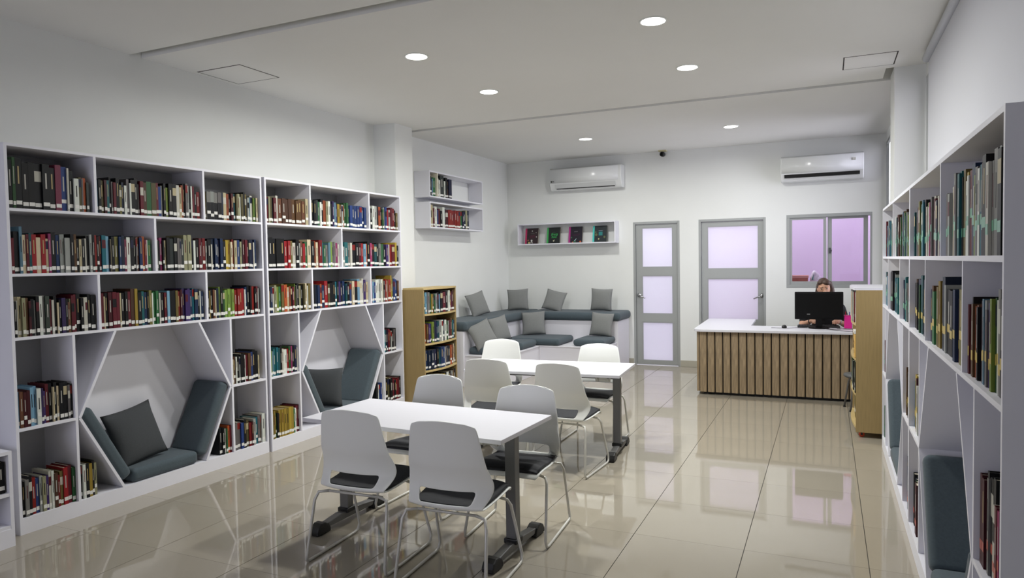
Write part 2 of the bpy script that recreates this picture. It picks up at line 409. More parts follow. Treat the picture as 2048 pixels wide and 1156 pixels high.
obj('lens', MB().tube([(0, -.038, -.062), (0, -.046, -.063)], .024, 14), M_blackgloss, e, smooth=True)

def air_con(x0, x1, z0, z1, label, opened):
    w = (x1-x0)/2; h = z1-z0
    e = empty('air_conditioner', ((x0+x1)/2, YB, z0)); tag(e, label, 'air conditioner')
    prof = [(0, h), (-.17, h), (-.205, h-.02), (-.215, h*.55), (-.205, h*.30), (-.15, .015), (-.12, 0), (0, 0)]
    o = obj('body', MB().prism(prof, -w, w, 'x'), M_ac, e, smooth=True, bevel=.012, seg=3)
    pf = [(-.206, h-.012), (-.214, h-.03), (-.224, h*.55), (-.214, h*.32), (-.206, h*.32)]
    obj('front_panel', MB().prism(pf, -w+.012, w-(.05 if not opened else .012), 'x'), M_ac, e, smooth=True)
    if opened:
        obj('air_outlet', MB().prism([(-.203, h*.27), (-.21, h*.255), (-.186, h*.14), (-.178, h*.15)], -w+.05, w-.05, 'x'), M_black, e)
        obj('louver', MB().prism([(-.168, h*.085), (-.185, h*.115), (-.18, h*.13), (-.16, h*.095)], -w+.05, w-.05, 'x'), M_ac, e)
        obj('painted_highlight', MB().box(w-.14, w-.10, -.226, -.222, h*.68, h*.78), M_label, e)  # pale block standing in for a reflection highlight
    else:
        lv = obj('louver', MB().prism([(-.200, h*.27), (-.208, h*.265), (-.168, h*.075), (-.160, h*.08)], -w+.09, w-.09, 'x'), M_acgrey, e)
        obj('louver_gap', MB().prism([(-.164, h*.075), (-.172, h*.085), (-.166, h*.05), (-.158, h*.05)], -w+.11, w-.11, 'x'), M_black, lv)
        lg = MB().box(-w+.03, -w+.048, -.222, -.214, h*.36, h*.43).box(-w+.056, -w+.085, -.222, -.214, h*.38, h*.41)
        obj('logo', lg, M_black, e)
air_con(-4.03*K, -2.86*K, kz(2.775), kz(3.125), 'white wall air conditioner with closed louver above the corner bench', False)
air_con(-.595*K, .44*K, kz(2.70), kz(3.045), 'glossy white wall air conditioner with black open slot above the window', True)

# ------------------------------------------------------------------ book machinery
PAL = {'k': ((15, 15, 18), 'black'), 'n': ((28, 38, 70), 'navy'), 'b': ((40, 64, 126), 'blue'), 'l': ((122, 168, 196), 'light blue'), 't': ((30, 104, 112), 'teal'),
       'g': ((52, 104, 66), 'green'), 'G': ((126, 154, 64), 'lime green'), 'o': ((120, 112, 62), 'olive'), 'r': ((152, 32, 32), 'red'), 'R': ((96, 28, 34), 'maroon'),
       'y': ((178, 150, 56), 'yellow'), 'O': ((176, 88, 46), 'orange'), 'w': ((222, 220, 212), 'white'), 'c': ((212, 200, 164), 'cream'), 'e': ((138, 140, 138), 'grey'),
       'E': ((66, 72, 70), 'dark grey'), 'p': ((66, 48, 110), 'purple'), 'P': ((160, 60, 104), 'pink'), 'N': ((104, 66, 46), 'brown')}
BM = {}
for k_, (rgb_, nm_) in PAL.items():
    for j_ in range(3):
        s_ = (1.0, .82, 1.14)[j_]
        BM[k_+str(j_)] = mat('book_cover_%s_%d' % (nm_.replace(' ', '_'), j_), tuple(min(250, max(4, int(c*s_*.80+rnd.uniform(-4, 4)))) for c in rgb_), .5, spec=.25)
BOOKS = []
def T_of(origin, rot): return Matrix.Translation(origin) @ Matrix.Rotation(rot, 4, 'Z')
def fill(T, u0, u1, z0, spec, place, tape='w', front=.018, dmax=.2, hmax=None, curve=None, hscale=1.0):
    toks = [s for s in spec.split() if s != '|']
    ws = [int(t_[1])+.8 for t_ in toks]; tot = sum(ws)
    x = u0; n = len(toks); out = []
    for i, t_ in enumerate(toks):
        w = ws[i]/tot*(u1-u0)
        h = (.165+.021*int(t_[2]))*hscale*rnd.uniform(.97, 1.03)
        if hmax: h = min(h, hmax)
        dep = min(dmax, h*rnd.uniform(.66, .78))
        fr_ = front + rnd.uniform(-.004, .012)
        if curve: fr_ += curve((x+w/2))
        M = T @ Matrix.Translation((x+w/2, fr_, z0))
        out.append(dict(M=M, w=w-.0012, h=h, d=dep, c=t_[0], place=place, i=i, n=n, tape=tape, rs=rnd.random(), rt=rnd.random(), ru=rnd.random()))
        x += w
    BOOKS.extend(out); return out
def ordinal(n):
    return '%d%s' % (n, 'th' if 10 <= n % 100 <= 20 else {1: 'st', 2: 'nd', 3: 'rd'}.get(n % 10, 'th'))
def rspec(pal, n, hs=(3, 4, 5), ws=(2, 3, 3, 4)):
    return ' '.join('%s%d%d' % (rnd.choice(pal), rnd.choice(ws), rnd.choice(hs)) for _ in range(n))

# ------------------------------------------------------------------ white bookcases with reading nooks
TH = .018
def shelf_unit(origin, rot, W, D, H, levels, rowdiv, xL, xR, apL, apR, tpL, tpR, btL, btR, label):
    e = empty('nook_bookcase', origin, rot); tag(e, label, 'bookcase', 'white bookcases with hexagonal reading nooks')
    h = TH/2
    boxpart('side_panel', e, M_lam, 0, TH, 0, D, 0, H); boxpart('side_panel', e, M_lam, W-TH, W, 0, D, 0, H)
    boxpart('top_panel', e, M_lam, TH, W-TH, 0, D, H-TH, H)
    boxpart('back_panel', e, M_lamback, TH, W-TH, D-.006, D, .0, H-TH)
    boxpart('plinth', e, M_lam, TH, W-TH, 0, TH, 0, .10-TH)
    boxpart('bottom_shelf', e, M_lam, TH, W-TH, 0, D-.006, .10-TH, .10)
    zs = levels
    for z in zs: boxpart('shelf', e, M_lam, TH, W-TH, 0, D-.006, z-h, z+h)
    allz = zs+[H-h]
    for k, divs in enumerate(rowdiv):
        for x in divs: boxpart('divider', e, M_lam, x-h, x+h, .001, D-.006, allz[k]+h, allz[k+1]-h)
    z3 = zs[0]-h; zm = .655
    for x in (xL, xR): boxpart('divider', e, M_lam, x-h, x+h, .001, D-.006, .10, z3)
    boxpart('shelf', e, M_lam, TH, xL-h, .001, D-.006, zm-h, zm+h); boxpart('shelf', e, M_lam, xR+h, W-TH, .001, D-.006, zm-h, zm+h)
    def slant(a, b):
        a = Vector((a[0], 0, a[1])); b = Vector((b[0], 0, b[1])); d = (b-a).normalized(); n = Vector((-d.z, 0, d.x))*h
        poly = [(p.x, p.z) for p in (a+n, b+n, b-n, a-n)]
        obj('nook_panel', MB().prism(poly, .0, D-.006, 'y'), M_lam, e)
    slant((tpL, z3), (apL, zm)); slant((apL, zm), (btL, .10)); slant((tpR, z3), (apR, zm)); slant((apR, zm), (btR, .10))
    pts = [(tpL, z3), (tpR, z3), (apR, zm), (btR, .10), (btL, .10), (apL, zm)]
    obj('nook_back', MB().prism(pts, D-.012, D-.0065, 'y'), M_lam, e)
    return T_of(origin, rot)
def cushion(name, M, sx, sy, sz, label, cat='cushion', group=None, m=None, bev=.035):
    mb = MB().box(-sx/2, sx/2, -sy/2, sy/2, 0, sz)
    o = obj(name, mb, m or M_cush, None, smooth=True, bevel=min(bev, sz*.45), seg=4); o.matrix_world = M
    tag(o, label, cat, group); return o
def nook_cushions(T, D, apL, btL, apR, btR, names, grp, cut=0.0):
    th = .095; dd = D-.03
    # slanted pads lie on the two lower panels
    for (ap, bt, sgn, lb) in ((apL, btL, 1, names[0]), (apR, btR, -1, names[1])):
        a = Vector((ap, 0, .655)); b = Vector((bt, 0, .10)); d = (a-b).normalized(); L = (a-b).length
        n = Vector((d.z, 0, -d.x))*sgn
        if n.z < 0: n = -n
        X = d; Z = n; Y = Z.cross(X)
        c = b + d*(L/2+.025-cut/2) + n*(TH/2+.002) + Vector((0, dd/2+.008, 0))
        M = Matrix(((X.x, Y.x, Z.x, c.x), (X.y, Y.y, Z.y, c.y), (X.z, Y.z, Z.z, c.z), (0, 0, 0, 1)))
        cushion('nook_pad', T @ M, L-.01-cut, dd, th, lb, 'cushion', grp)
    w = btR-btL-.14
    cushion('nook_seat_cushion', T @ Matrix.Translation(((btL+btR)/2, dd/2+.006, .1005)), w, dd, .10, names[2], 'cushion', grp)
def pillow_mesh(name, s, th, m):
    n = 14; vs = []; fs = []
    for side in (1, -1):
        for j in range(n+1):
            for i in range(n+1):
                x = -1+2*i/n; y = -1+2*j/n
                e = (1-abs(x)**2.6)*(1-abs(y)**2.6)
                z = side*th/2*(max(e, 0)**.55)
                px = x*(1-.07*(1-y*y)*abs(x)**3); py = y*(1-.07*(1-x*x)*abs(y)**3)
                vs.append((px*s/2, z, (py+1)*s/2))
    N = (n+1)**2
    for side in (0, 1):
        for j in range(n):
            for i in range(n):
                a = side*N+j*(n+1)+i; q = (a, a+1, a+n+2, a+n+1)
                fs.append(q[::-1] if side == 0 else q)
    mb = MB(); mb.add(vs, fs); me = mb.mesh(name, m, True)
    bm = bmesh.new(); bm.from_mesh(me); bmesh.ops.remove_doubles(bm, verts=bm.verts, dist=.0004); bmesh.ops.recalc_face_normals(bm, faces=bm.faces); bm.to_mesh(me); bm.free()
    return me
PIL = {}
def pillow(loc, yaw, lean, roll, s, label, m=None, th=.11, grp='square throw pillows'):
    # stands on its lower edge at loc; faces -Y before yaw; lean tips its top backwards (+Y)
    m = m or M_pill; key = (s, th, m.name)
    if key not in PIL: PIL[key] = pillow_mesh('throw_pillow', s, th, m)
    o = link('throw_pillow', PIL[key])
    o.matrix_world = Matrix.Translation(loc) @ Matrix.Rotation(yaw, 4, 'Z') @ Matrix.Rotation(-lean, 4, 'X') @ Matrix.Rotation(roll, 4, 'Y')
    tag(o, label, 'pillow', grp); return o

ang1 = math.atan2(.055, 2.05)
U1o = (-4.572, 2.605, 0); U1r = PI/2-ang1; U1W, U1D = 2.062, .36
T1 = shelf_unit(U1o, U1r, U1W, U1D, 2.435, [1.225, 1.622, 2.028], [(.565, 1.453), (1.012,), (.568, 1.455)], .378, 1.68, .398, 1.662, .67, 1.37, .695, 1.40, 'nearer of the two tall white bookcases on the left wall')
U2o = (-4.50, 4.685, 0); U2r = PI/2; U2W, U2D = 2.13, .43
T2 = shelf_unit(U2o, U2r, U2W, U2D, 2.435, [1.222, 1.622, 2.028], [(.592, 1.53), (1.054,), (.592, 1.53)], .388, 1.745, .415, 1.728, .70, 1.424, .70, 1.43, 'farther of the two tall white bookcases on the left wall')
U3o = (.43, 4.60, 0); U3r = -PI/2; U3W, U3D = 2.36, .33
T3 = shelf_unit(U3o, U3r, U3W, U3D, 2.05, [1.228, 1.637], [(.705, 1.725), (1.19,)], .478, 1.955, .49, 1.94, .842, 1.62, .82, 1.60, 'nearer white bookcase on the right, its end panel towards the camera')
U4o = (.43, 6.74, 0); U4r = -PI/2; U4W, U4D = 2.135, .33
T4 = shelf_unit(U4o, U4r, U4W, U4D, 2.05, [1.228, 1.637], [(.58, 1.54), (1.0,)], .36, 1.77, .385, 1.755, .69, 1.39, .69, 1.42, 'farther white bookcase on the right, beyond the nearer one')
nook_cushions(T1, U1D, .398, .695, 1.662, 1.40, ('slate pad on the left slant of the nearer left nook', 'large slate pad on the right slant of the nearer left nook', 'slate seat cushion at the bottom of the nearer left nook'), 'nook cushions')
nook_cushions(T2, U2D, .415, .70, 1.728, 1.43, ('slate pad on the left slant of the farther left nook', 'slate pad on the right slant of the farther left nook', 'slate seat cushion at the bottom of the farther left nook'), 'nook cushions')
nook_cushions(T3, U3D, .49, .82, 1.94, 1.60, ('dark slate pad filling the near right nook, lower right of the photo', 'slate pad edge by the red tomes in the near right nook', 'slate seat cushion at the bottom of the near right nook'), 'nook cushions', .075)
nook_cushions(T4, U4D, .385, .69, 1.755, 1.42, ('blue slate pad on the far slant of the far right nook', 'slate pad on the near slant of the far right nook', 'slate seat cushion at the bottom of the far right nook'), 'nook cushions', .05)
def local_pillow(T, rot, u, d, z, yaw, lean, roll, s, label, m, th=.12):
    p = T @ Vector((u, d, z)); pillow(p, rot+yaw, lean, roll, s, label, m, th)
local_pillow(T1, U1r, .965, .14, .20, R(4), R(18), R(-7), .43, 'dark grey pillow leaning in the nearer left nook', M_pilld, .13)
local_pillow(T2, U2r, .93, .20, .20, R(-62), R(10), R(0), .40, 'dark grey pillow turned edge-on in the farther left nook', M_pilld, .13)

# ---- books: nearer left bookcase
N1 = 'nearer left bookcase'; Z1, Z2, Z3, Z4, Z5 = 2.028+.009, 1.622+.009, 1.225+.009, .655+.009, .10
fill(T1, .03, .535, Z1, 'k36 g27 k57 k56 k56 k66 k66 k55 P56 b56 w16 k45 w43 o23 e13 O33 E22', 'top shelf left bay, '+N1)
fill(T1, .585, 1.425, Z1, 'l13 k23 o33 R23 t23 k14 e13 R23 k34 o22 n23 w22 e24 w13 k44 k35 e13 R34 N34 g54 o54 R24 b33 w13 k24 G33 k44 k44 w34 c23 O24 k25 e25 w24 k14 w14 R24 k24 r32', 'top shelf middle bay, '+N1)
fill(T1, 1.47, 2.03, Z1, 'w12 o13 e53 e53 e53 e53 n23 c43 O33 k23 R33 t33 o23 c33 w22 o33 k24 o23 w22 l22 w33 G22 g22 c22', 'top shelf right bay, '+N1)
fill(T1, .03, .985, Z2, 'R23 k45 l26 c34 R24 t24 r44 c43 r44 c23 P24 k45 b34 e24 e24 w53 k34 N24 k23 c23 k33 w13 k34 w24 k24 r24 k24 R24 t44 l34 k13 c13 k34 o44 b24 n34 P23 w44 k34 k24 e14 N24 b34 O34 P23 w13 g33', 'second shelf left bay, '+N1)
fill(T1, 1.03, 2.0, Z2, 'w23 k13 P24 k13 c23 k34 E54 k34 e24 e14 E34 c45 c45 k24 w23 k34 R34 w13 r34 e13 k44 w12 n34 n34 n34 n34 k33 y34 y34 c23 r24 c34 b34 c23 k14 R34 R34 k24 n34 n24 w13 n24', 'second shelf right bay, '+N1)
fill(T1, .03, .545, Z3, 'k23 w13 c34 c34 N34 R23 k33 w13 k34 w34 e24 E44 R23 w23 k34 c12 k23 p43 k23 N22 c13 R34 R24 k44 k33 w23 w23 k34 k54', 'third shelf left bay, '+N1)
fill(T1, .585, 1.43, Z3, 'R34 c13 k34 R44 R44 R34 c14 k44 k34 R34 N45 y35 k44 t34 n34 k24 o34 w13 g34 g34 w13 k33 e13 R33 l34 k44 k34 o34 r33 R24 p34 p34 p34 n34 t24 n44 k24 w13 n33', 'third shelf middle bay, '+N1)
fill(T1, 1.47, 2.03, Z3, 'k23 y13 k33 N23 c13 n34 G24 k34 g23 G33 G33 G33 G33 r33 r33 r33 r33 w13 b24 k34 k24 r44 k33 R24 w13 k13', 'third shelf right bay, '+N1)
fill(T1, .03, .365, Z4, 'l13 N33 R33 R33 l34 l34 w43 p23 p22 R34 k34 c13 k34 c23 k44 k44 e23 k23', 'left column upper shelf, '+N1)
fill(T1, .03, .365, Z5, 'k23 e33 k34 r33 b33 w23 c33 p23 w24 w24 N33 r22 o33 r44 R44 g33', 'left column lower shelf, '+N1)
fill(T1, .395, .515, Z5, 'k23 w23 k33 y33 k24 c23', 'left triangle beside the nook, '+N1)
fill(T1, 1.55, 1.668, Z5, 'k43 k33 w22 g22 O33 R23', 'right triangle beside the nook, '+N1)
fill(T1, 1.70, 2.0, Z4, 'c12 N23 w13 k33 e13 k54 w13 R23 N34 b24 k45 k34 c12', 'right column upper shelf, '+N1)
fill(T1, 1.70, 2.035, Z5, 'e43 e43 b33 k34 o43 r32 R22 w33 t33 e34 N14 w44', 'right column lower shelf, '+N1)
N2 = 'farther left bookcase'
fill(T2, .03, .575, Z1, 'R33 c13 o23 k13 R33 w24 N43 N43 N43 N43 N43 N43 N43 N43 c34', 'top shelf left bay, '+N2)
fill(T2, .61, 1.50, Z1, 'w14 k34 k34 E34 g23 w23 k35 O44 c34 w34 k33 p24 l34 p23 y33 N33 w23 O23 g34 g34 n23 b43 b43 b43 b43 b43 b43 b43', 'top shelf middle bay, '+N2)
fill(T2, 1.55, 2.09, Z1, 'w24 k23 w34 w34 k24 O34 k24 g23 e24 b24 r33 w23 R34 r34 k23 o22', 'top shelf right bay, '+N2)
fill(T2, .03, 1.035, Z2, 'w13 k55 k55 k65 k55 r44 r34 o34 w43 k45 e23 N34 r33 g34 c55 k44 O34 c34 r55 t34 g33 e33 l34 G34 e34 e24 P34 w23', 'second shelf left bay, '+N2)
fill(T2, 1.075, 2.095, Z2, 'w22 t44 e33 w24 k44 k44 R34 r24 l34 O24 k35 P24 k34 t34 k34 e34 g34 k33 p34 w24 r34 R44 y25 k23', 'second shelf right bay, '+N2)
fill(T2, .03, .575, Z3, 'k33 n33 w23 c34 w13 G33 g33 o44 O54 c33 O33 k23 R33 G14 k23 w23 k34 c33 k33 o34 c34 w13 o44', 'third shelf left bay, '+N2)
fill(T2, .61, 1.50, Z3, 'k33 n33 n33 O23 n33 r45 o23 k44 k34 t34 k24 p24 k33 b34 t23 k44 b33 c34 k54 l45 w34 w25 p34 c33', 'third shelf middle bay, '+N2)
fill(T2, 1.55, 2.10, Z3, 'r34 l33 b33 w44 w44 w44 w34 c24 e33 r34 w23 O34 r34 y36 o44 b44 b34 k33 N33', 'third shelf right bay, '+N2)
fill(T2, .03, .375, Z4, 'G23 l33 t44 t34 t34 k35 w33 w33 w33 r23 g34 P24 k44 n44 w13', 'left column upper shelf, '+N2)
fill(T2, .03, .375, Z5, 'o23 y34 g23 k33 y44 y44 y44 y44 y44 y44 g23 w23 R34 R24', 'left column lower shelf, '+N2)
fill(T2, 1.77, 2.02, Z4, 't34 k34 n34 R34 k34 w23 k44 e34 k34', 'right column upper shelf, '+N2)
fill(T2, 1.60, 1.73, Z5, 'k44 w23 b33 b33 w13', 'right triangle beside the nook, '+N2)
fill(T2, 1.77, 2.09, Z5, 'k44 o45 k44 R33 k33 r23 R34 k34', 'right column lower shelf, '+N2)
# ---- right bookcases: thin picture books with coloured spine tape
N3 = 'nearer right bookcase'; Y1, Y2, Y3 = 1.637+.009, 1.228+.009, .655+.009
LT = 'lwetNgowyteRkGwcl'
fill(T3, .03, 1.165, Y1, 't34 e35 w34 k35 N35 R35 o46 g35 t35 l36 t36 k46 w34 G45 w24 t34 e44 P25 p35 e36 w46 R45 w34 n34 w35 l34 R35 w34 e35', 'top shelf left bay, '+N3, 'g', hscale=.98)
fill(T3, 1.21, 2.335, Y1, 'l34 e44 w44 w55 c45 N34 e47 t37 t47 k26 o47 w35 y36 w36 R56 n67 G25 w46 e36 w36 t36 R26 k67 w46 e36 e57 w27 k57 G46 O57 N36', 'top shelf right bay, '+N3, 'g')
fill(T3, .03, .685, Y2, 'k34 N35 k24 n45 n55 g24 t56 k45 n35 w24 n34 k35', 'middle shelf left bay, '+N3, 'y', hscale=1.05)
fill(T3, .73, 1.70, Y2, 'n34 N35 g44 w24 o35 y46 e36 n57 w26 k55 k45 G24 N34 n35 R34 o46 e36 k45', 'middle shelf middle bay, '+N3, 'y', hscale=1.0)
fill(T3, 1.745, 2.335, Y2, 'R34 k25 g34 N44 O34 N34 k34 n45 R35 l35 w35 e34 p45 P34 G36 g26 w56 e47 k56 k44 n44 w35', 'middle shelf right bay, '+N3, 'y', hscale=.98)
fill(T3, .03, .455, Y3, 't45 y67 R36 R35 w35 k47 k56 g46 N35', 'left column upper shelf, '+N3, 'y')
fill(T3, .03, .455, Z5, 'k46 b35 n36 g36 R66 g46 y36 k25 g35 w45', 'left column lower shelf, '+N3, 'r')
fill(T3, 1.985, 2.335, Y3, 'R56 R56 k47 e36 k67 k57 w44 R44 P34 w46 g57 w34 N44', 'right column upper shelf, '+N3, 'r', hscale=1.0)
fill(T3, 1.985, 2.335, Z5, 'k56 R45 g46 w35 k46 N45 w46 R36 k56', 'right column lower shelf, '+N3, 'r')
N4 = 'farther right bookcase'
fill(T4, .03, .975, Y1, rspec('ktlewOtyRenw', 34, (4, 5, 4, 6)), 'top shelf left bay, '+N4, 'g')
fill(T4, 1.025, 2.11, Y1, rspec('eNkRotgwtGPewl', 40, (4, 5, 6, 5)), 'top shelf right bay, '+N4, 'g')
fill(T4, .03, .56, Y2, 't55 k35 l34 N45 O34 N44 t34 w23 R34', 'middle shelf left bay, '+N4, 'g')
fill(T4, .60, 1.52, Y2, 'k66 k66 k56 e25 t34 t44 t44 t34 g34 e34 k45 n34 l34 t34', 'middle shelf middle bay, '+N4, 'g')
fill(T4, 1.56, 2.11, Y2, 'n34 t35 w25 t35 e24 t34 w34 N45 k34 t45', 'middle shelf right bay, '+N4, 'g')
fill(T4, .03, .34, Y3, rspec('knewRn', 10, (4, 5)), 'left column upper shelf, '+N4, 'g')
fill(T4, .03, .34, Z5, rspec('kgnwg', 10, (4, 5)), 'left column lower shelf, '+N4, 'g')
fill(T4, 1.79, 2.11, Y3, rspec('kRNoy', 9, (5, 6)), 'right column upper shelf, '+N4, 'y')
fill(T4, 1.79, 2.11, Z5, rspec('knbkw', 10, (5, 6)), 'right column lower shelf, '+N4, 'r')

# ------------------------------------------------------------------ low bookcase at the left edge
e = empty('low_bookcase', (-4.44, 2.50, 0), PI/2); tag(e, 'low white bookcase cut off by the left edge of the photo', 'bookcase')
LW = 1.2
for (n_, a) in (('side_panel', (-.02, 0, 0, .36, 0, .575)), ('side_panel', (-LW, -LW+.02, 0, .36, 0, .575)), ('top_panel', (-LW+.02, -.02, 0, .36, .555, .575)), ('shelf', (-LW+.02, -.02, .002, .35, .305, .325)),
                ('bottom_shelf', (-LW+.02, -.02, .002, .35, .11, .13)), ('plinth', (-LW+.02, -.02, 0, .02, 0, .11)), ('back_panel', (-LW+.02, -.02, .35, .36, .0, .555))):
    boxpart(n_, e, M_lam, *a)
TL = T_of((-4.44, 2.50, 0), PI/2)
fill(TL, -LW+.03, -.03, .326, rspec('rkwR', 26, (1, 1), (3, 4)), 'upper shelf, low bookcase at the left edge', 'w')

# ------------------------------------------------------------------ wall shelves
def box_shelf(origin, rot, W, D, H, label, div=()):
    e = empty('wall_shelf', origin, rot); tag(e, label, 'shelf', 'white box shelves on the walls')
    t = .018
    boxpart('side_panel', e, M_lam, 0, t, 0, D, 0, H); boxpart('side_panel', e, M_lam, W-t, W, 0, D, 0, H)
    boxpart('bottom_panel', e, M_lam, t, W-t, 0, D, 0, t); boxpart('top_panel', e, M_lam, t, W-t, 0, D, H-t, H)
    for x in div: boxpart('divider', e, mat('cream_divider', (226, 220, 200), .5), x-.009, x+.009, .004, D-.002, t, H-t)
    return T_of(origin, rot)
TA = box_shelf((XL+.235, 7.69*K, kz(2.505)), PI/2, 1.50*K, .232, .345, 'upper white box shelf on the left wall holding a few books', (.215,))
TB = box_shelf((XL+.235, 7.69*K, kz(2.108)), PI/2, 1.50*K, .232, .345, 'lower white box shelf on the left wall full of red and dark books')
fill(TA, .03, .195, .019, 'k64 b13 l13 g64', 'left end of upper wall shelf', 'w', dmax=.17)
fill(TA, .235, .62, .019, 'w24 w23 e13 E76 w23 k45 N23 n65', 'right of the divider, upper wall shelf', 'w', dmax=.17)
fill(TB, .03, 1.13, .019, 'c76 R34 w55 b33 R34 k43 w55 k24 R54 r44 r44 r44 r44 r44 r44 r44 g44 n44 n44 c45 n55', 'lower wall shelf on the left wall', 'w', dmax=.17)
TC = box_shelf((-4.60*K, YB-.20, kz(1.925)), 0, 1.64*K, .198, .345, 'long white box shelf on the back wall with four picture books facing out')
def display_book(u, col, spine, marks, label):
    e = empty('picture_book', TC @ Vector((u, .07, .019))); e.rotation_euler = (R(-9), 0, R(-3)); tag(e, label, 'book', 'picture books facing out')
    w, h = .235, .262
    cv = mat('picture_cover_'+col[0], col[1], .4)
    obj('cover', MB().box(.028, w, 0, .004, 0, h).box(.028, w, .022, .026, 0, h), cv, e)
    obj('spine', MB().box(0, .030, -.001, .027, 0, h), mat('picture_spine_'+spine[0], spine[1], .4), e)
    obj('pages', MB().box(.03, w-.004, .004, .022, .003, h-.003), M_page, e)
    for j, (k, m_, sh) in enumerate(marks):
        mb = MB()
        for s_ in sh:
            if len(s_) == 3: mb.tube([(s_[0], .0005, s_[1]), (s_[0], -.0008, s_[1])], s_[2], 10)
            else: mb.tube([(s_[0], -.0002, s_[1]), (s_[2], -.0002, s_[3])], .004, 5)
        obj(k, mb, mat('print_'+m_[0], m_[1], .5), e)
wht = ('white', (206, 206, 200)); 
display_book(.10, ('maroon_black', (38, 20, 26)), ('magenta', (172, 28, 84)), [('cover_title', ('wine', (84, 22, 48)), [(.075, .12, .19, .12), (.09, .135, .18, .14), (.08, .105, .185, .105)]), ('cover_author', ('grey', (90, 86, 84)), [(.10, .172, .165, .172)]),
    ('cover_dots', wht, [(.125, .215, .009), (.205, .115, .009), (.195, .185, .006), (.12, .055, .016), (.105, .012, .12, .045), (.12, .045, .14, .012)]), ('cover_flower', ('yellowish', (206, 196, 120)), [(.075, .018, .014)]), ('cover_leaf', ('rust', (150, 80, 60)), [(.055, .06, .013)])], 'picture book with magenta spine, leftmost on the back wall shelf')
gs = []
for k in range(6): gs.append((.082+k*.020, .125+.004*(k % 3), .090+k*.020, .158+.003*((k*2) % 3)))
for k in range(5): gs.append((.092+k*.018, .085+.004*(k % 2), .097+k*.018, .112+.004*((k+1) % 2)))
display_book(.485, ('green_black', (20, 26, 26)), ('green', (58, 160, 82)), [('cover_title', ('green_letters', (60, 176, 92)), gs + [(.082, .158, .102, .160), (.122, .142, .140, .142), (.165, .128, .19, .130), (.092, .112, .108, .112)]), ('cover_author', ('dim_grey', (70, 74, 74)), [(.09, .182, .15, .182)]),
    ('cover_bird', ('pale', (200, 196, 170)), [(.125, .04, .012), (.13, .046, .145, .056)])], 'picture book with green spine and green lettering on the back wall shelf')
display_book(.865, ('purple_black', (26, 22, 34)), ('violet', (164, 44, 124)), [('cover_title', ('plum', (70, 26, 56)), [(.07, .115, .19, .125), (.08, .135, .19, .14)]), ('cover_author', ('light_grey', (120, 118, 122)), [(.095, .178, .155, .182)]),
    ('cover_bird', ('pale_blue', (176, 204, 210)), [(.11, .035, .135, .065), (.10, .03, .12, .04)]), ('cover_leaves', ('leaf_green', (56, 104, 76)), [(.05, .085, .012), (.11, .02, .018), (.09, .012, .014)]), ('cover_flower', ('orange_print', (190, 90, 50)), [(.205, .015, .015), (.075, .008, .012)])], 'picture book with violet spine, third along the back wall shelf')
display_book(1.27, ('slate_black', (32, 40, 44)), ('turquoise', (76, 190, 182)), [('cover_panel', ('teal_panel', (46, 136, 136)), [(.105+.008*k, .105, .105+.008*k, .165) for k in range(8)]), ('cover_title', ('lettering', (140, 160, 176)), [(.098, .182, .165, .184)]),
    ('cover_flower', ('cream_print', (206, 200, 140)), [(.105, .05, .011)]), ('cover_leaves', ('olive_print', (92, 100, 62)), [(.06, .12, .022), (.05, .16, .014), (.2, .08, .018)])], 'picture book with turquoise spine and teal panel, rightmost on the back wall shelf')

# ------------------------------------------------------------------ curved wooden bookcase by the bench
def bow(u, W=.77, b=.055): return -b*math.sin(PI*max(0, min(1, u/W)))
def curved_case(origin, rot, W, D, levels, H, label, edge, b, floorz=0.0, wheels=False, topm=None):
    e = empty('curved_bookcase', origin, rot); tag(e, label, 'bookcase')
    t = .02
    boxpart('side_panel', e, M_oakside, 0, t, 0, D, floorz, H-t); boxpart('side_panel', e, M_oakside, W-t, W, 0, D, floorz, H-t)
    boxpart('back_panel', e, M_oakside, t, W-t, D-.012, D, floorz, H-t)
    def board(name, z0, z1, x0, x1, m, over=0, bb=b):
        pts = [(x0+(x1-x0)*k/14, bow(x0+(x1-x0)*k/14, W, bb)-over) for k in range(15)]
        poly = pts + [(x1, D-.012), (x0, D-.012)]
        return obj(name, MB().prism(poly, z0, z1, 'z'), m, e)
    board('top_panel', H-t, H, 0, W, topm or edge, .004 if not wheels else .012)
    for z in levels: board('shelf', z-t, z, t, W-t, edge)
    return e, T_of(origin, rot)
CWo = (-4.245, 6.862, 0)
cw, TW = curved_case(CWo, PI/2, .77, .29, [.10, .405, .72, 1.065], 1.368, 'curved oak bookcase between the tall white bookcase and the corner bench', M_pine, .055)
boxpart('plinth', cw, M_dark, .02, .75, .03, .05, 0, .08)
cv = lambda u: bow(u, .77, .055)
fill(TW, .03, .74, 1.066, 't24 l34 e34 g23 y23 N23 g23 e33 k44 l23 k54 R64 k54 w34 w34 k24 y34 P23 R44 N44', 'top row, curved oak bookcase', 'w', curve=cv, dmax=.19)
fill(TW, .03, .74, .721, 'O33 N33 p33 n33 G44 n44 n23 t34 w44 w34 n44 w44 g43 w33 e23 R33 N34 G34 t33 n33 g23', 'second row, curved oak bookcase', 'w', curve=cv, dmax=.19)
fill(TW, .03, .74, .406, 'n54 n54 n54 n54 k44 t33 b65 b44 w24 e34 n34 k34 N34 O34 N24 p23 R34 c34 k24', 'third row, curved oak bookcase', 'w', curve=cv, dmax=.19, hscale=.95)
fill(TW, .03, .74, .101, 'k32 R32 c43 k33 o43 y33 k23 w33 k33 e43 N33 k33', 'bottom row, curved oak bookcase', 'w', curve=cv, dmax=.19)

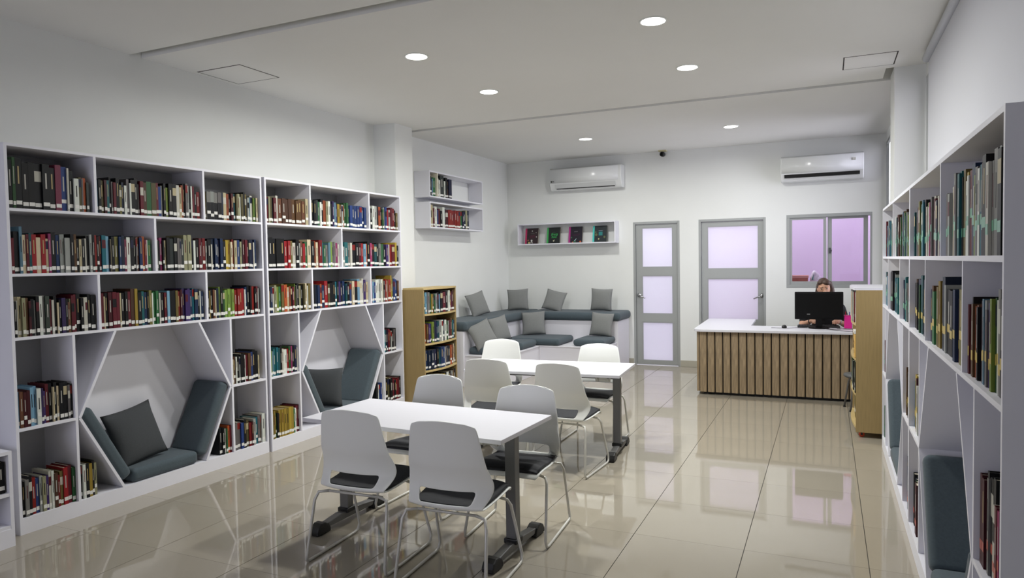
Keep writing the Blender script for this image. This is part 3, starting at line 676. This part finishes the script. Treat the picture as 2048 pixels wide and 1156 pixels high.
# ---- wheeled bookcase beside the desk: front faces -X
WCo = (.235, 7.905, 0)
wc, TWC = curved_case(WCo, -PI/2, .90, .285, [.10, .40, .72, 1.04], 1.365, 'wheeled oak bookcase with a white top, its side panel towards the camera', M_pine, .028, .05, True, M_top)
for (x_, y_) in ((.05, .05), (.85, .05), (.05, .24), (.85, .24)):
    k_ = obj('caster', MB().tube([(x_-.012, y_, .025), (x_+.012, y_, .025)], .0245, 14), mat('orange_caster', (190, 70, 40), .5), wc, smooth=True)
    obj('caster_fork', MB().box(x_-.02, x_+.02, y_-.02, y_+.02, .044, .056).box(x_-.018, x_-.013, y_-.008, y_+.008, .02, .05).box(x_+.013, x_+.018, y_-.008, y_+.008, .02, .05), M_black, k_)
cv2 = lambda u: bow(u, .90, .028)
fill(TWC, .03, .87, 1.041, 'r46 w46 c35 w36 R45 w46 c45 r36 w36 k35 w46 c45 R46 w36 r46', 'top row, wheeled oak bookcase', 'w', curve=cv2, dmax=.19, front=.004)
fill(TWC, .03, .87, .401, 'k45 o46 k45 G45 g56 k45 e45 k45 g46 k56', 'third row, wheeled oak bookcase', 'w', curve=cv2, dmax=.19, front=.004)
fill(TWC, .03, .87, .101, 'c43 o44 c44 y43 c44 N43 c43', 'bottom row, wheeled oak bookcase', 'w', curve=cv2, dmax=.19, front=.03)
e = empty('toy_box', TWC @ Vector((.845, -.012, .721)), -PI/2); tag(e, 'yellow box with dark spots on the wheeled oak bookcase', 'box')
obj('box_body', MB().box(-.17, .0, 0, .18, 0, .22), mat('yellow_box', (206, 166, 92), .6), e, bevel=.006)
obj('box_lid', MB().box(-.174, .004, -.004, .184, .22, .25), M_label, e, bevel=.004)
sp = MB()
for (a, z) in ((-.03, .14), (-.03, .06), (-.09, .1), (-.13, .15), (-.05, .10)): sp.tube([(a, .002, z), (a, -.002, z)], .018, 10)
obj('spots', sp, mat('dark_spots', (70, 40, 30), .6), e)

# ------------------------------------------------------------------ corner bench
M_bench = mat('bench_laminate', (222, 221, 228), .4)
e = empty('corner_bench', (XL+.3, YB-.3, 0)); tag(e, 'white two-tier corner bench built along the left and back walls', 'bench')
bx, by = XL+.3, YB-.3
UX, UY, LX, LY = -4.42, 10.12, -3.88, 9.47; NE, RE = 8.12, -2.865
def bpart(n_, x0, x1, y0, y1, z0, z1): return boxpart(n_, e, M_bench, x0-bx, x1-bx, y0-by, y1-by, z0, z1, bevel=.003)
bpart('upper_base', XL+.004, UX, NE, UY, 0, .738); bpart('upper_base', XL+.004, RE, UY, YB-.004, 0, .738)
bpart('lower_base', UX, LX, NE+.06, UY, 0, .40); bpart('lower_base', LX, RE-.02, LY, UY, 0, .40)
for (x0, x1, y0, y1) in ((UX-.001, LX+.012, NE+.05, LY-.012), (LX, RE-.015, LY-.012, UY-.001)): bpart('seat_board', x0, x1, y0, y1, .40, .418)
G_b = 'long slate bench pads'
cushion('bench_pad', Matrix.Translation(((XL+UX)/2+.03, (NE-.03+YB-.02)/2, .739)), UX-XL+.045, YB-NE, .128, 'long slate pad on the upper tier along the left wall', 'cushion', G_b, bev=.05)
cushion('bench_pad', Matrix.Translation(((UX+.04+RE+.04)/2, (UY+YB)/2-.022, .739)), RE-UX, YB-UY+.035, .128, 'long slate pad on the upper tier along the back wall', 'cushion', G_b, bev=.05)
G_s = 'slate bench seat cushions'
def seatc(x0, x1, y0, y1, lb): cushion('bench_cushion', Matrix.Translation(((x0+x1)/2, (y0+y1)/2, .419)), x1-x0, y1-y0, .10, lb, 'cushion', G_s, bev=.045)
seatc(UX+.01, LX, 8.24, 8.80, 'slate seat cushion at the near left end of the corner bench')
seatc(UX+.01, LX+.0, 8.84, 9.40, 'slate seat cushion in the middle of the left bench arm')
seatc(UX+.01, -3.56, 9.44, UY-.01, 'slate seat cushion filling the inner corner of the bench')
seatc(-3.37, RE-.03, 9.50, UY-.01, 'slate seat cushion at the right end of the bench')
ZP = .869
pillow((-4.66, 9.16, ZP), R(66), R(17), R(-12), .36, 'grey pillow leaning on the left wall, leftmost on the upper bench')
pillow((-4.57, 10.28, ZP), R(12), R(10), R(-3), .35, 'grey pillow in the corner on the upper bench')
pillow((-4.02, 10.33, ZP), R(4), R(22), R(13), .345, 'tilted grey pillow on the upper bench along the back wall')
pillow((-3.22, 10.42, ZP), R(-2), R(6), R(2), .35, 'grey pillow at the right end of the upper bench')
ZQ = .521
pillow((-4.16, 8.36, ZQ), R(52), R(20), R(-20), .36, 'grey pillow on the near left seat of the bench')
pillow((-4.22, 8.95, ZQ), R(70), R(14), R(-8), .37, 'grey pillow turned sideways in the middle of the left bench arm')
pillow((-4.13, 9.88, ZQ), R(14), R(14), R(-4), .37, 'grey pillow on the inner corner seat of the bench')
pillow((-3.10, 9.98, ZQ), R(-4), R(14), R(3), .36, 'grey pillow on the right end seat of the bench')

# ------------------------------------------------------------------ chairs
ST = [(-.222, .866, .130, .020), (-.220, .860, .166, .024), (-.216, .838, .184, .028), (-.210, .78, .196, .030), (-.203, .71, .207, .034), (-.196, .645, .219, .040), (-.192, .622, .223, .044), (-.180, .592, .229, .052),
      (-.172, .54, .243, .066), (-.176, .500, .243, .068), (-.192, .466, .230, .056), (-.204, .440, .216, .034), (-.204, .418, .208, .018), (-.170, .406, .206, .010), (-.08, .405, .212, .012), (.03, .412, .220, .014), (.12, .424, .222, .010), (.18, .428, .218, .004), (.215, .418, .206, -.004), (.228, .402, .196, -.006)]
SC = [-1, -.92, -.80, -.66, -.56, -.35, 0, .35, .56, .66, .80, .92, 1]
def chair_meshes():
    vs = []; fs = []; nc = len(SC)
    for k, (y, z, hw, c) in enumerate(ST):
        for s_ in SC:
            q = abs(s_)**2.2
            if k <= 11: vs.append((s_*hw, y+c*q, z - (.018*q if k < 2 else 0)))
            elif k == 12: vs.append((s_*hw, y+.018*q, z+.012*q))
            else: vs.append((s_*hw, y, z+c*q))
    for k in range(len(ST)-1):
        for j in range(nc-1):
            if k in (9, 10) and 3 <= j <= 8: continue
            a = k*nc+j; fs.append((a, a+1, a+nc+1, a+nc))
    mb = MB(); mb.add(vs, fs); shell = mb.mesh('shell', M_plast, True)
    # seat pad
    vs = []; fs = []; rows = list(range(13, 19)); n2 = len(rows)
    for lay in (0, 1):
        for k in rows:
            y, z, hw, c = ST[k]
            yy = max(-.183, min(.205, y))
            for s_ in SC:
                q = abs(s_); edge = (1-q**6)*(1 if k not in (13, 18) else .35)
                vs.append((s_*hw*.95, yy, z+c*q**2.2+.006+(.002 if lay == 0 else .012+.024*edge)))
    N = n2*nc
    for lay in (0, 1):
        for r_ in range(n2-1):
            for j in range(nc-1):
                a = lay*N+r_*nc+j; q = (a, a+1, a+nc+1, a+nc); fs.append(q if lay == 1 else q[::-1])
    per = [j for j in range(nc)] + [r_*nc+nc-1 for r_ in range(1, n2)] + [(n2-1)*nc+j for j in range(nc-2, -1, -1)] + [r_*nc for r_ in range(n2-2, 0, -1)]
    for i in range(len(per)):
        a, b = per[i], per[(i+1) % len(per)]; fs.append((b, a, a+N, b+N))
    mb = MB(); mb.add(vs, fs); pad = mb.mesh('seat_pad', M_pad, True)
    def leg(s_):
        P = [(.165*s_, -.165, .388), (.222*s_, -.185, .382), (.236*s_, -.205, .34), (.252*s_, -.262, .045), (.256*s_, -.262, .018), (.256*s_, -.24, .0085), (.256*s_, .19, .0085), (.255*s_, .225, .016), (.252*s_, .236, .05), (.232*s_, .135, .35), (.218*s_, .12, .382), (.165*s_, .11, .396)]
        return MB().tube(P, .0085, 8).mesh('sled_leg', M_legw, True)
    cross = MB().tube([(-.166, -.165, .388), (.166, -.165, .388)], .008, 8).mesh('crossbar', M_legw, True)
    cross2 = MB().tube([(-.166, .11, .396), (.166, .11, .396)], .008, 8).mesh('crossbar', M_legw, True)
    return shell, pad, leg(-1), leg(1), cross, cross2
CH = chair_meshes()
def chair(x, y, rz, label):
    e = empty('side_chair', (x, y, 0), rz); tag(e, label, 'chair', 'white sled-base chairs at the two tables')
    s = link('shell', CH[0], e); so = s.modifiers.new('solid', 'SOLIDIFY'); so.thickness = .010; so.offset = 0
    q = s.modifiers.new('sub', 'SUBSURF'); q.levels = 2; q.render_levels = 2
    p = link('seat_pad', CH[1], e); q = p.modifiers.new('sub', 'SUBSURF'); q.levels = 1; q.render_levels = 1
    link('sled_leg', CH[2], e); link('sled_leg', CH[3], e); link('crossbar', CH[4], e); link('crossbar', CH[5], e)
chair(-2.385, 3.245, R(2), 'white chair seen from behind at the left of the nearer table')
chair(-1.77, 3.19, R(3), 'nearest white chair, seen from behind at the right of the nearer table')
chair(-2.50, 4.03, R(178), 'white chair facing the camera at the far left of the nearer table')
chair(-1.735, 3.85, R(184), 'white chair facing the camera at the right end of the nearer table')
chair(-2.565, 5.27, R(3), 'white chair seen from behind at the left of the farther table')
chair(-1.90, 5.22, R(-4), 'white chair seen from behind at the right of the farther table')
chair(-3.02, 6.22, R(186), 'white chair facing the camera at the far left of the farther table')
chair(-1.97, 6.12, R(180), 'white chair facing the camera at the far right of the farther table')

# ------------------------------------------------------------------ tables
def table(cx, cy, rz, W, D, label):
    e = empty('study_table', (cx, cy, 0), rz); tag(e, label, 'table', 'white flip-top study tables')
    boxpart('table_top', e, M_top, -W/2, W/2, -D/2, D/2, .695, .72, bevel=.0025)
    boxpart('cross_beam', e, M_steel, -W/2+.09, W/2-.09, -.02, .02, .63, .67)
    for s_ in (-1, 1):
        cx_ = s_*(W/2-.085)
        boxpart('column', e, M_steel, cx_-.032, cx_+.032, -.07, -.012, .075, .695, bevel=.004)
        boxpart('column_collar', e, M_black, cx_-.042, cx_+.042, -.082, .0, .062, .092, bevel=.006)
        boxpart('mount_plate', e, M_black, cx_-.03, cx_+.03, -.18, .18, .683, .695)
        ft = obj('foot', MB().prism([(-.28, .028), (.24, .028), (.24, .052), (.05, .072), (-.12, .072), (-.28, .052)], cx_-.026, cx_+.026, 'x'), M_steel, e, bevel=.004)
        for yy, dr in ((-.29, -1), (.25, 1)):
            cap = MB().prism([(yy-.06, .003), (yy+.06, .003), (yy+.06, .028), (yy+.045, .055), (yy+.015, .070), (yy-.015, .070), (yy-.045, .055), (yy-.06, .028)], cx_-.036, cx_+.036, 'x')
            obj('foot_cap', cap, M_black, e, bevel=.008, seg=3)
    hk = MB().box(W/2-.26, W/2-.13, -.10, -.088, .62, .683)
    obj('bag_hook', hk.box(W/2-.25, W/2-.235, -.115, -.10, .62, .65).box(W/2-.155, W/2-.14, -.115, -.10, .62, .65), M_legw, e, bevel=.003)
table(-2.228, 3.605, R(-2.6), 1.38, .655, 'white study table nearest the camera with four chairs around it')
table(-2.245, 5.74, R(4.0), 1.38, .70, 'farther white study table, in front of the corner bench')

# ------------------------------------------------------------------ reception desk
DX0, DX1, DY = -1.455, .50, 8.615
e = empty('reception_desk', (DX0, DY, 0), R(2.0)); tag(e, 'reception desk with vertical oak slats and a white counter top', 'desk')
DW = DX1-DX0
def rounded(pts, r, idx, n=6):
    out = []
    for i, p in enumerate(pts):
        if i not in idx: out.append(p); continue
        p = Vector(p); a = (Vector(pts[i-1])-p).normalized(); b = (Vector(pts[(i+1) % len(pts)])-p).normalized()
        for k in range(n+1):
            t_ = k/n; q0 = p+a*r*(1-t_); q1 = p+b*r*t_; out.append(tuple(q0*(1-t_)+q1*t_))
    return out
L = rounded([(-.035, -.05), (DW, -.05), (DW, .56), (.60, .56), (.60, 1.55), (-.035, 1.55)], .12, (0,))
obj('counter_top', MB().prism(L, .772, .802, 'z'), M_top, e, bevel=.004)
obj('desk_body', MB().box(.03, DW, .035, .055, .07, .772).box(.03, .05, .055, 1.48, .07, .772), M_dark, e)
boxpart('wing_panel', e, M_lam, .55, .57, .56, 1.48, .07, .772)
boxpart('toe_kick', e, M_black, .08, DW, .07, .09, 0, .07)
boxpart('toe_kick', e, M_black, .08, .10, .09, 1.40, 0, .07)
ns = 21; sw = DW/ns
smesh = MB().prism([(-sw/2+.006, .034), (-sw/2+.010, .008), (sw/2-.016, 0), (sw/2-.006, .006), (sw/2-.006, .034)], .035, .772, 'z').mesh('slat', M_oak)
for k in range(ns):
    s_ = link('slat', smesh, e); s_.location = (.03+(k+.5)*(DW-.03)/ns, 0, 0)
smesh2 = MB().box(-.002, .028, -.035, .035, .035, .772).mesh('side_slat', M_oak)
for k in range(17):
    s_ = link('slat', smesh2, e); s_.location = (0, .075+k*.085, 0)
# monitor with its back to the camera
mon = empty('computer_monitor', (-.095, 9.02, .803), R(2)); tag(mon, 'black computer monitor on the reception desk, its back to the camera', 'monitor')
obj('screen_housing', MB().box(-.265, .265, -.012, .022, .105, .435), M_blackgloss, mon, bevel=.008, seg=2)
obj('screen', MB().box(-.252, .252, .022, .0235, .118, .422), mat('screen_glass', (20, 24, 32), .15), mon)
obj('rear_bulge', MB().box(-.25, .25, -.022, -.012, .12, .42), M_blackgloss, mon, bevel=.006)
obj('stand_neck', MB().box(-.035, .035, -.02, .01, .015, .16), M_blackgloss, mon, bevel=.004)
obj('stand_base', MB().tube([(0, 0, 0), (0, 0, .014)], .115, 28), M_blackgloss, mon)
obj('rear_sticker', MB().box(-.13, -.095, -.0235, -.0215, .165, .173), mat('sticker', (150, 150, 150), .4), mon)
kb = empty('keyboard', (-.10, 9.165, .803), R(2)); tag(kb, 'black keyboard under the hands of the person at the desk', 'keyboard')
obj('keyboard_body', MB().box(-.235, .235, -.07, .07, 0, .020), M_black, kb, bevel=.004)
kk = MB()
for r_ in range(5):
    for c_ in range(15): kk.box(-.222+c_*.0297, -.197+c_*.0297, -.062+r_*.025, -.041+r_*.025, .020, .027)
obj('keys', kk, mat('key_caps', (34, 34, 36), .5), kb)['kind'] = 'stuff'
ms = empty('computer_mouse', (-.475, 8.96, .803)); tag(ms, 'small black mouse on the desk left of the monitor', 'mouse')
obj('mouse_body', MB().ball((0, 0, .012), .03, .05, .026, 16, 10), M_black, ms, smooth=True)
obj('scroll_wheel', MB().tube([(-.004, -.025, .034), (.004, -.025, .034)], .007, 10), M_steel, ms, smooth=True)
def cable(pts, label, r=.003):
    P = []
    n = len(pts)
    for i in range(n-1):
        p0, p1, p2, p3 = [Vector(pts[max(0, min(n-1, i+k))]) for k in (-1, 0, 1, 2)]
        for k in range(6):
            t_ = k/6; P.append(.5*((2*p1)+(-p0+p2)*t_+(2*p0-5*p1+4*p2-p3)*t_*t_+(-p0+3*p1-3*p2+p3)*t_**3))
    P.append(Vector(pts[-1]))
    o = obj('cable', MB().tube(P, r, 6), M_black, None, smooth=True); tag(o, label, 'cable', 'cables on the reception desk')
zc = .806
cable([(-.02, 8.93, zc), (.06, 8.82, zc), (.16, 8.73, zc), (.30, 8.69, zc), (.42, 8.72, zc)], 'black cable looping in front of the monitor to the right')
cable([(.10, 9.02, zc), (.20, 8.95, zc), (.30, 8.98, zc), (.44, 8.92, zc)], 'black cable running right from the monitor past the pink cup')
cable([(.02, 8.90, zc), (.10, 8.86, zc), (.14, 8.95, zc), (.20, 9.06, zc)], 'thin black cable coiled beside the monitor base', .0025)
cable([(-.62, 8.93, zc), (-.53, 8.915, zc), (-.43, 8.93, zc), (-.34, 8.99, zc), (-.22, 9.05, zc)], 'thin dark cable lying beside the mouse', .0025)
pc = empty('pen_cup', (.222, 9.10, .803)); tag(pc, 'bright pink cup of pens at the right of the monitor', 'cup')
obj('cup_body', MB().box(-.042, .042, -.042, .042, 0, .15), mat('pink_plastic', (222, 30, 140), .4), pc, bevel=.008, seg=3)
obj('cup_rim', MB().box(-.045, .045, -.045, .045, .15, .156), mat('pink_rim', (200, 40, 120), .4), pc)
for k, (a, b, c_) in enumerate(((-.02, .01, (190, 40, 50)), (.01, -.02, (60, 60, 150)), (.025, .02, (210, 210, 210)))):
    obj('pen', MB().tube([(a, b, .10), (a*1.4, b*1.4, .195)], .005, 6), mat('pen_%d' % k, c_, .4), pc)

# stool in front of the desk
st = empty('stool', (.325, 8.31, 0)); tag(st, 'low grey stool with thin metal legs in front of the desk', 'stool')
obj('seat', MB().lathe([(.02, .345), (.15, .35), (.17, .365), (.165, .385), (.10, .39)], 28), mat('grey_stool_seat', (88, 90, 92), .5), st, smooth=True)
for k in range(4):
    a = R(45+90*k+12)
    lg = obj('leg', MB().tube([(.10*math.cos(a), .10*math.sin(a), .355), (.135*math.cos(a), .135*math.sin(a), .30), (.185*math.cos(a), .185*math.sin(a), .012)], .010, 8), M_steel, st, smooth=True)
    obj('foot_tip', MB().tube([(.184*math.cos(a), .184*math.sin(a), .014), (.186*math.cos(a), .186*math.sin(a), .0)], .014, 8), M_black, lg)

# ------------------------------------------------------------------ person at the desk
M_skin = mat('skin', (198, 150, 122), .55)
M_hair = mat('brown_hair', (62, 40, 26), .55, noise=.3, nscale=30, stretch=(6, 6, 1))
M_shirt = mat('black_shirt', (18, 18, 20), .85)
M_trs = mat('dark_trousers', (40, 44, 60), .85)
PX, PY = -.04, 9.56
per = empty('person', (PX, PY, 0), R(2)); tag(per, 'person in a black top seated behind the monitor, typing', 'person')
def remeshed(name, mb, m, parent, vox, smooth_it=4):
    o = obj(name, mb, m, parent, smooth=True)
    r_ = o.modifiers.new('remesh', 'REMESH'); r_.mode = 'VOXEL'; r_.voxel_size = vox; r_.use_smooth_shade = True
    s_ = o.modifiers.new('smooth', 'SMOOTH'); s_.iterations = smooth_it; s_.factor = .5
    return o
# local frame: -Y is towards the desk and the camera
hd = Vector((.0, -.03, 1.262)); HM = Matrix.Rotation(R(10), 3, 'X') @ Matrix.Rotation(R(-6), 3, 'Y')
b = MB()
b.ball(hd, .074, .094, .112, 20, 14, HM)
b.ball(hd+HM @ Vector((0, -.03, -.045)), .054, .058, .066, 16, 10, HM)          # jaw
b.ball(hd+HM @ Vector((0, -.086, -.008)), .012, .016, .026, 10, 8, HM)           # nose bridge
b.ball(hd+HM @ Vector((0, -.098, -.028)), .017, .016, .014, 10, 8, HM)           # nose tip
b.ball(hd+HM @ Vector((0, -.083, -.060)), .024, .012, .008, 10, 8, HM)           # lips
b.ball(hd+HM @ Vector((0, -.080, -.071)), .020, .012, .007, 10, 8, HM)
for s_ in (-1, 1):
    b.ball(hd+HM @ Vector((.074*s_, .005, -.010)), .010, .022, .032, 10, 8, HM)  # ears
    b.ball(hd+HM @ Vector((.032*s_, -.078, .030)), .026, .014, .008, 10, 8, HM)  # brow
b.capsule((0, .0, 1.06), (0, -.01, 1.20), .052, .048)
b.capsule((0, .02, .62), (0, .01, .92), .13, .135); b.capsule((-.09, .01, .93), (.09, .01, .93), .10, .10)
b.capsule((-.16, .01, 1.02), (.16, .01, 1.02), .055, .055)
hands = []
for s_ in (-1, 1):
    sh = Vector((.185*s_, .01, 1.01)); el = Vector((.255*s_, -.10, .80)); wr = Vector((.15*s_, -.30, .868)); pl = Vector((.115*s_, -.365, .868))
    b.capsule(sh, el, .050, .040); b.capsule(el, wr, .040, .026)
    b.capsule(wr, pl, .027, .030)
    b.capsule(pl+Vector((-.022*s_, 0, 0)), pl+Vector((.022*s_, .0, 0)), .018, .018)
    for k in range(4):
        ox = (-.030+.020*k); Lf = (.030, .036, .034, .026)[k]
        p0 = pl+Vector((ox, -.012, .004)); p1 = p0+Vector((-.002*s_, -Lf, .006)); p2 = p1+Vector((0, -Lf*.55, -.014)); p3 = p2+Vector((0, -.010, -.016))
        b.capsule(p0, p1, .0092, .0086, 8); b.capsule(p1, p2, .0086, .0080, 8); b.capsule(p2, p3, .008, .0072, 8)
    t0 = wr+Vector((-.024*s_, -.02, -.004)); t1 = t0+Vector((-.028*s_, -.030, -.006)); t2 = t1+Vector((-.008*s_, -.026, -.006))
    b.capsule(t0, t1, .012, .010, 8); b.capsule(t1, t2, .010, .008, 8)
    hip = Vector((.09*s_, .02, .54)); kn = Vector((.12*s_, -.36, .53)); an = Vector((.12*s_, -.33, .09))
    b.capsule(hip, kn, .085, .060); b.capsule(kn, an, .058, .040); b.capsule(an, an+Vector((0, -.14, -.045)), .040, .030)
remeshed('body', b, M_skin, per, .0052, 3)
c = MB()
c.capsule((0, .02, .60), (0, .01, .92), .142, .148); c.capsule((-.09, .012, .93), (.09, .012, .93), .112, .112); c.capsule((-.165, .01, 1.015), (.165, .01, 1.015), .066, .066)
for s_ in (-1, 1): c.capsule((.185*s_, .01, 1.005), (.238*s_, -.07, .855), .064, .052)
remeshed('shirt', c, M_shirt, per, .011, 3)
c = MB()
for s_ in (-1, 1):
    c.capsule((.09*s_, .02, .54), (.12*s_, -.36, .53), .094, .070); c.capsule((.12*s_, -.36, .53), (.12*s_, -.33, .14), .068, .055)
c.capsule((-.06, .03, .56), (.06, .03, .56), .11, .11)
remeshed('trousers', c, M_trs, per, .014, 3)
h_ = MB()
h_.ball(hd+HM @ Vector((0, .022, .018)), .084, .092, .110, 20, 14, HM)
h_.ball(hd+HM @ Vector((.028, -.040, .072)), .050, .046, .036, 14, 10, HM)
h_.ball(hd+HM @ Vector((-.030, -.030, .078)), .044, .044, .028, 14, 10, HM)
pts_r = [Vector((.062, -.035, 1.318)), Vector((.082, -.03, 1.25)), Vector((.092, -.03, 1.15)), Vector((.100, -.06, 1.03))]
for i in range(3): h_.capsule(pts_r[i], pts_r[i+1], (.034, .036, .036)[i], (.036, .036, .028)[i])
pts_l = [Vector((-.060, .02, 1.30)), Vector((-.074, .03, 1.20)), Vector((-.085, .03, 1.08))]
for i in range(2): h_.capsule(pts_l[i], pts_l[i+1], (.028, .030)[i], (.030, .026)[i])
h_.capsule((0, .07, 1.28), (0, .085, 1.05), .070, .060)
remeshed('hair', h_, M_hair, per, .007, 2)
for s_ in (-1, 1):
    ey = obj('eye', MB().ball(hd+HM @ Vector((.031*s_, -.083, .010)), .0115, .0095, .0062, 12, 8, HM), mat('eye_white', (168, 158, 150), .4), per, smooth=True)
    obj('iris', MB().ball(hd+HM @ Vector((.031*s_, -.0905, .009)), .0065, .004, .006, 10, 8, HM), mat('iris_dark', (30, 20, 16), .2), ey, smooth=True)
    obj('eyebrow', MB().capsule(hd+HM @ Vector((.014*s_, -.091, .030)), hd+HM @ Vector((.050*s_, -.078, .033)), .0042, .003, 8), M_hair, per, smooth=True)
obj('wristband', MB().tube([(-.162, -.282, .866), (-.158, -.292, .867)], .031, 14), M_black, per, smooth=True)
obj('wrist_watch', MB().tube([(.162, -.282, .866), (.156, -.296, .867)], .031, 14), mat('watch_strap', (200, 200, 200), .4), per, smooth=True)
oc = empty('office_chair', (PX, PY+.03, 0)); tag(oc, 'dark office chair hidden behind the desk under the seated person', 'chair')
obj('seat', MB().box(-.23, .23, -.20, .22, .37, .43), M_black, oc, bevel=.02, seg=3)
obj('gas_column', MB().tube([(0, 0, .06), (0, 0, .37)], .028, 12), M_black, oc)
for k in range(5):
    a = 2*PI*k/5
    obj('base_arm', MB().tube([(0, 0, .075), (.26*math.cos(a), .26*math.sin(a), .055)], .018, 8).ball((.26*math.cos(a), .26*math.sin(a), .026), .026, .026, .026, 10, 8), M_black, oc)

# ------------------------------------------------------------------ build the books
def spine_area(b):
    w, h, d = b['w']/2, b['h'], b['d']
    ps = []
    for q in ((-w, 0, 0), (w, 0, 0), (w, 0, h), (-w, 0, h)):
        p = project(b['M'] @ Vector(q))
        if p is None: return 0
        ps.append((max(0, min(2048, p[0])), max(0, min(1156, p[1]))))
    return abs(sum(ps[i][0]*ps[(i+1) % 4][1]-ps[(i+1) % 4][0]*ps[i][1] for i in range(4)))/2
for b in BOOKS: b['area'] = spine_area(b)
BOOKS = [b for b in BOOKS if b['area'] > 1.0]
order = sorted(BOOKS, key=lambda b: -b['area'])
single = set(id(b) for b in order[:300])
TAPE = {'w': (M_label, .020, .044), 'g': (M_tapeg, .085, .118), 'y': (M_tapey, .075, .108), 'r': (M_taper, .055, .085)}
def dark(c): return c in 'knbtRrpgoENP'
def slot(b): return BM[b['c']+str(int(b['rs']*3) % 3)]
def deco(b):
    # printed bands and title strips on the spine: (material, z0, z1, width fraction)
    out = []
    r_, s_ = b['rt'], b['ru']
    if b['c'] == 'e' and 'top shelf right bay, nearer left' in b['place']:
        out.append((BM['k0'], .0, b['h']*.62, .96)); return out
    if r_ < .12: out.append((BM['kwRcnr'[int(s_*6)]+'0'], b['h']*(.55+.2*s_), b['h']*(.78+.2*s_), .98))
    if r_ > .35 and b['w'] > .012: out.append(((M_tapel if s_ < .7 else M_tapegold) if dark(b['c']) else BM['k0' if s_ < .6 else 'R0'], b['h']*(.42+.1*s_), b['h']*(.74+.14*s_), .22))
    return out
def book_geo(mb, b, full, M=None):
    w, h, d = b['w']/2, b['h'], b['d']
    mb.cur = 0
    if full:
        t_ = min(.0022, w*.3)
        mb.box(-w, w, 0, t_, 0, h, M).box(-w, -w+t_, t_, d, 0, h, M).box(w-t_, w, t_, d, 0, h, M)
        mb.cur = 1; mb.box(-w+t_, w-t_, t_, d-.004, .002, h-.005, M)
SIZE_W = {True: 'thick ', False: ''}
book_me = 0
tape_cache = {}
for b in BOOKS:
    if id(b) not in single: continue
    mb = MB(); book_geo(mb, b, True)
    mats = [slot(b), M_page]
    for (m_, z0, z1, wf) in deco(b):
        if m_ not in mats: mats.append(m_)
        mb.cur = mats.index(m_); mb.box(-b['w']/2*wf, b['w']/2*wf, -.0004, .001, z0, min(z1, b['h']-.004))
    o = link('book', mb.mesh('book', mats)); o.matrix_world = b['M']
    nm = PAL[b['c']][1]; adj = 'thin ' if b['w'] < .012 else ('thick ' if b['w'] > .030 else '')
    tag(o, '%s%s book, %s from left, %s' % (adj, nm, ordinal(b['i']+1), b['place']), 'book', 'library books on the shelves')
    m_, z0, z1 = TAPE[b['tape']]
    dz = (b['rs']-.5)*(.012 if b['tape'] == 'w' else .045) + (.03*(b['rt'] > .9))
    key = (b['tape'], round(b['w'], 3))
    if key not in tape_cache: tape_cache[key] = MB().box(-b['w']/2*.9, b['w']/2*.9, -.0007, .0006, z0, z1).mesh('spine_label', m_)
    s_ = link('spine_label', tape_cache[key], o); s_.location = (0, 0, dz)
sb = MB(); smats = []
def sm(m_):
    if m_ not in smats: smats.append(m_)
    return smats.index(m_)
for b in BOOKS:
    if id(b) in single: continue
    w, h, d = b['w']/2, b['h'], b['d']; M = b['M']
    sb.cur = sm(slot(b)); t_ = min(.0022, w*.3)
    sb.box(-w, w, 0, t_, 0, h, M).box(-w, -w+t_, t_, d, 0, h, M).box(w-t_, w, t_, d, 0, h, M)
    sb.cur = sm(M_page); sb.box(-w+t_, w-t_, t_, d-.004, .002, h-.005, M)
    for (m_, z0, z1, wf) in deco(b):
        sb.cur = sm(m_); sb.box(-w*wf, w*wf, -.0004, .001, z0, min(z1, h-.004), M)
    m_, z0, z1 = TAPE[b['tape']]; dz = (b['rs']-.5)*(.012 if b['tape'] == 'w' else .045) + (.03*(b['rt'] > .9))
    sb.cur = sm(m_); sb.box(-w*.98, w*.98, -.0007, .0006, z0+dz, z1+dz, M)
if sb.v:
    o = obj('smaller_books', sb, smats); tag(o, 'smaller and farther library books standing in rows on the shelves', 'books', 'library books on the shelves', 'stuff')
print('BOOKS', len(BOOKS), 'single', len(single), 'min area', order[299]['area'] if len(order) > 299 else None)
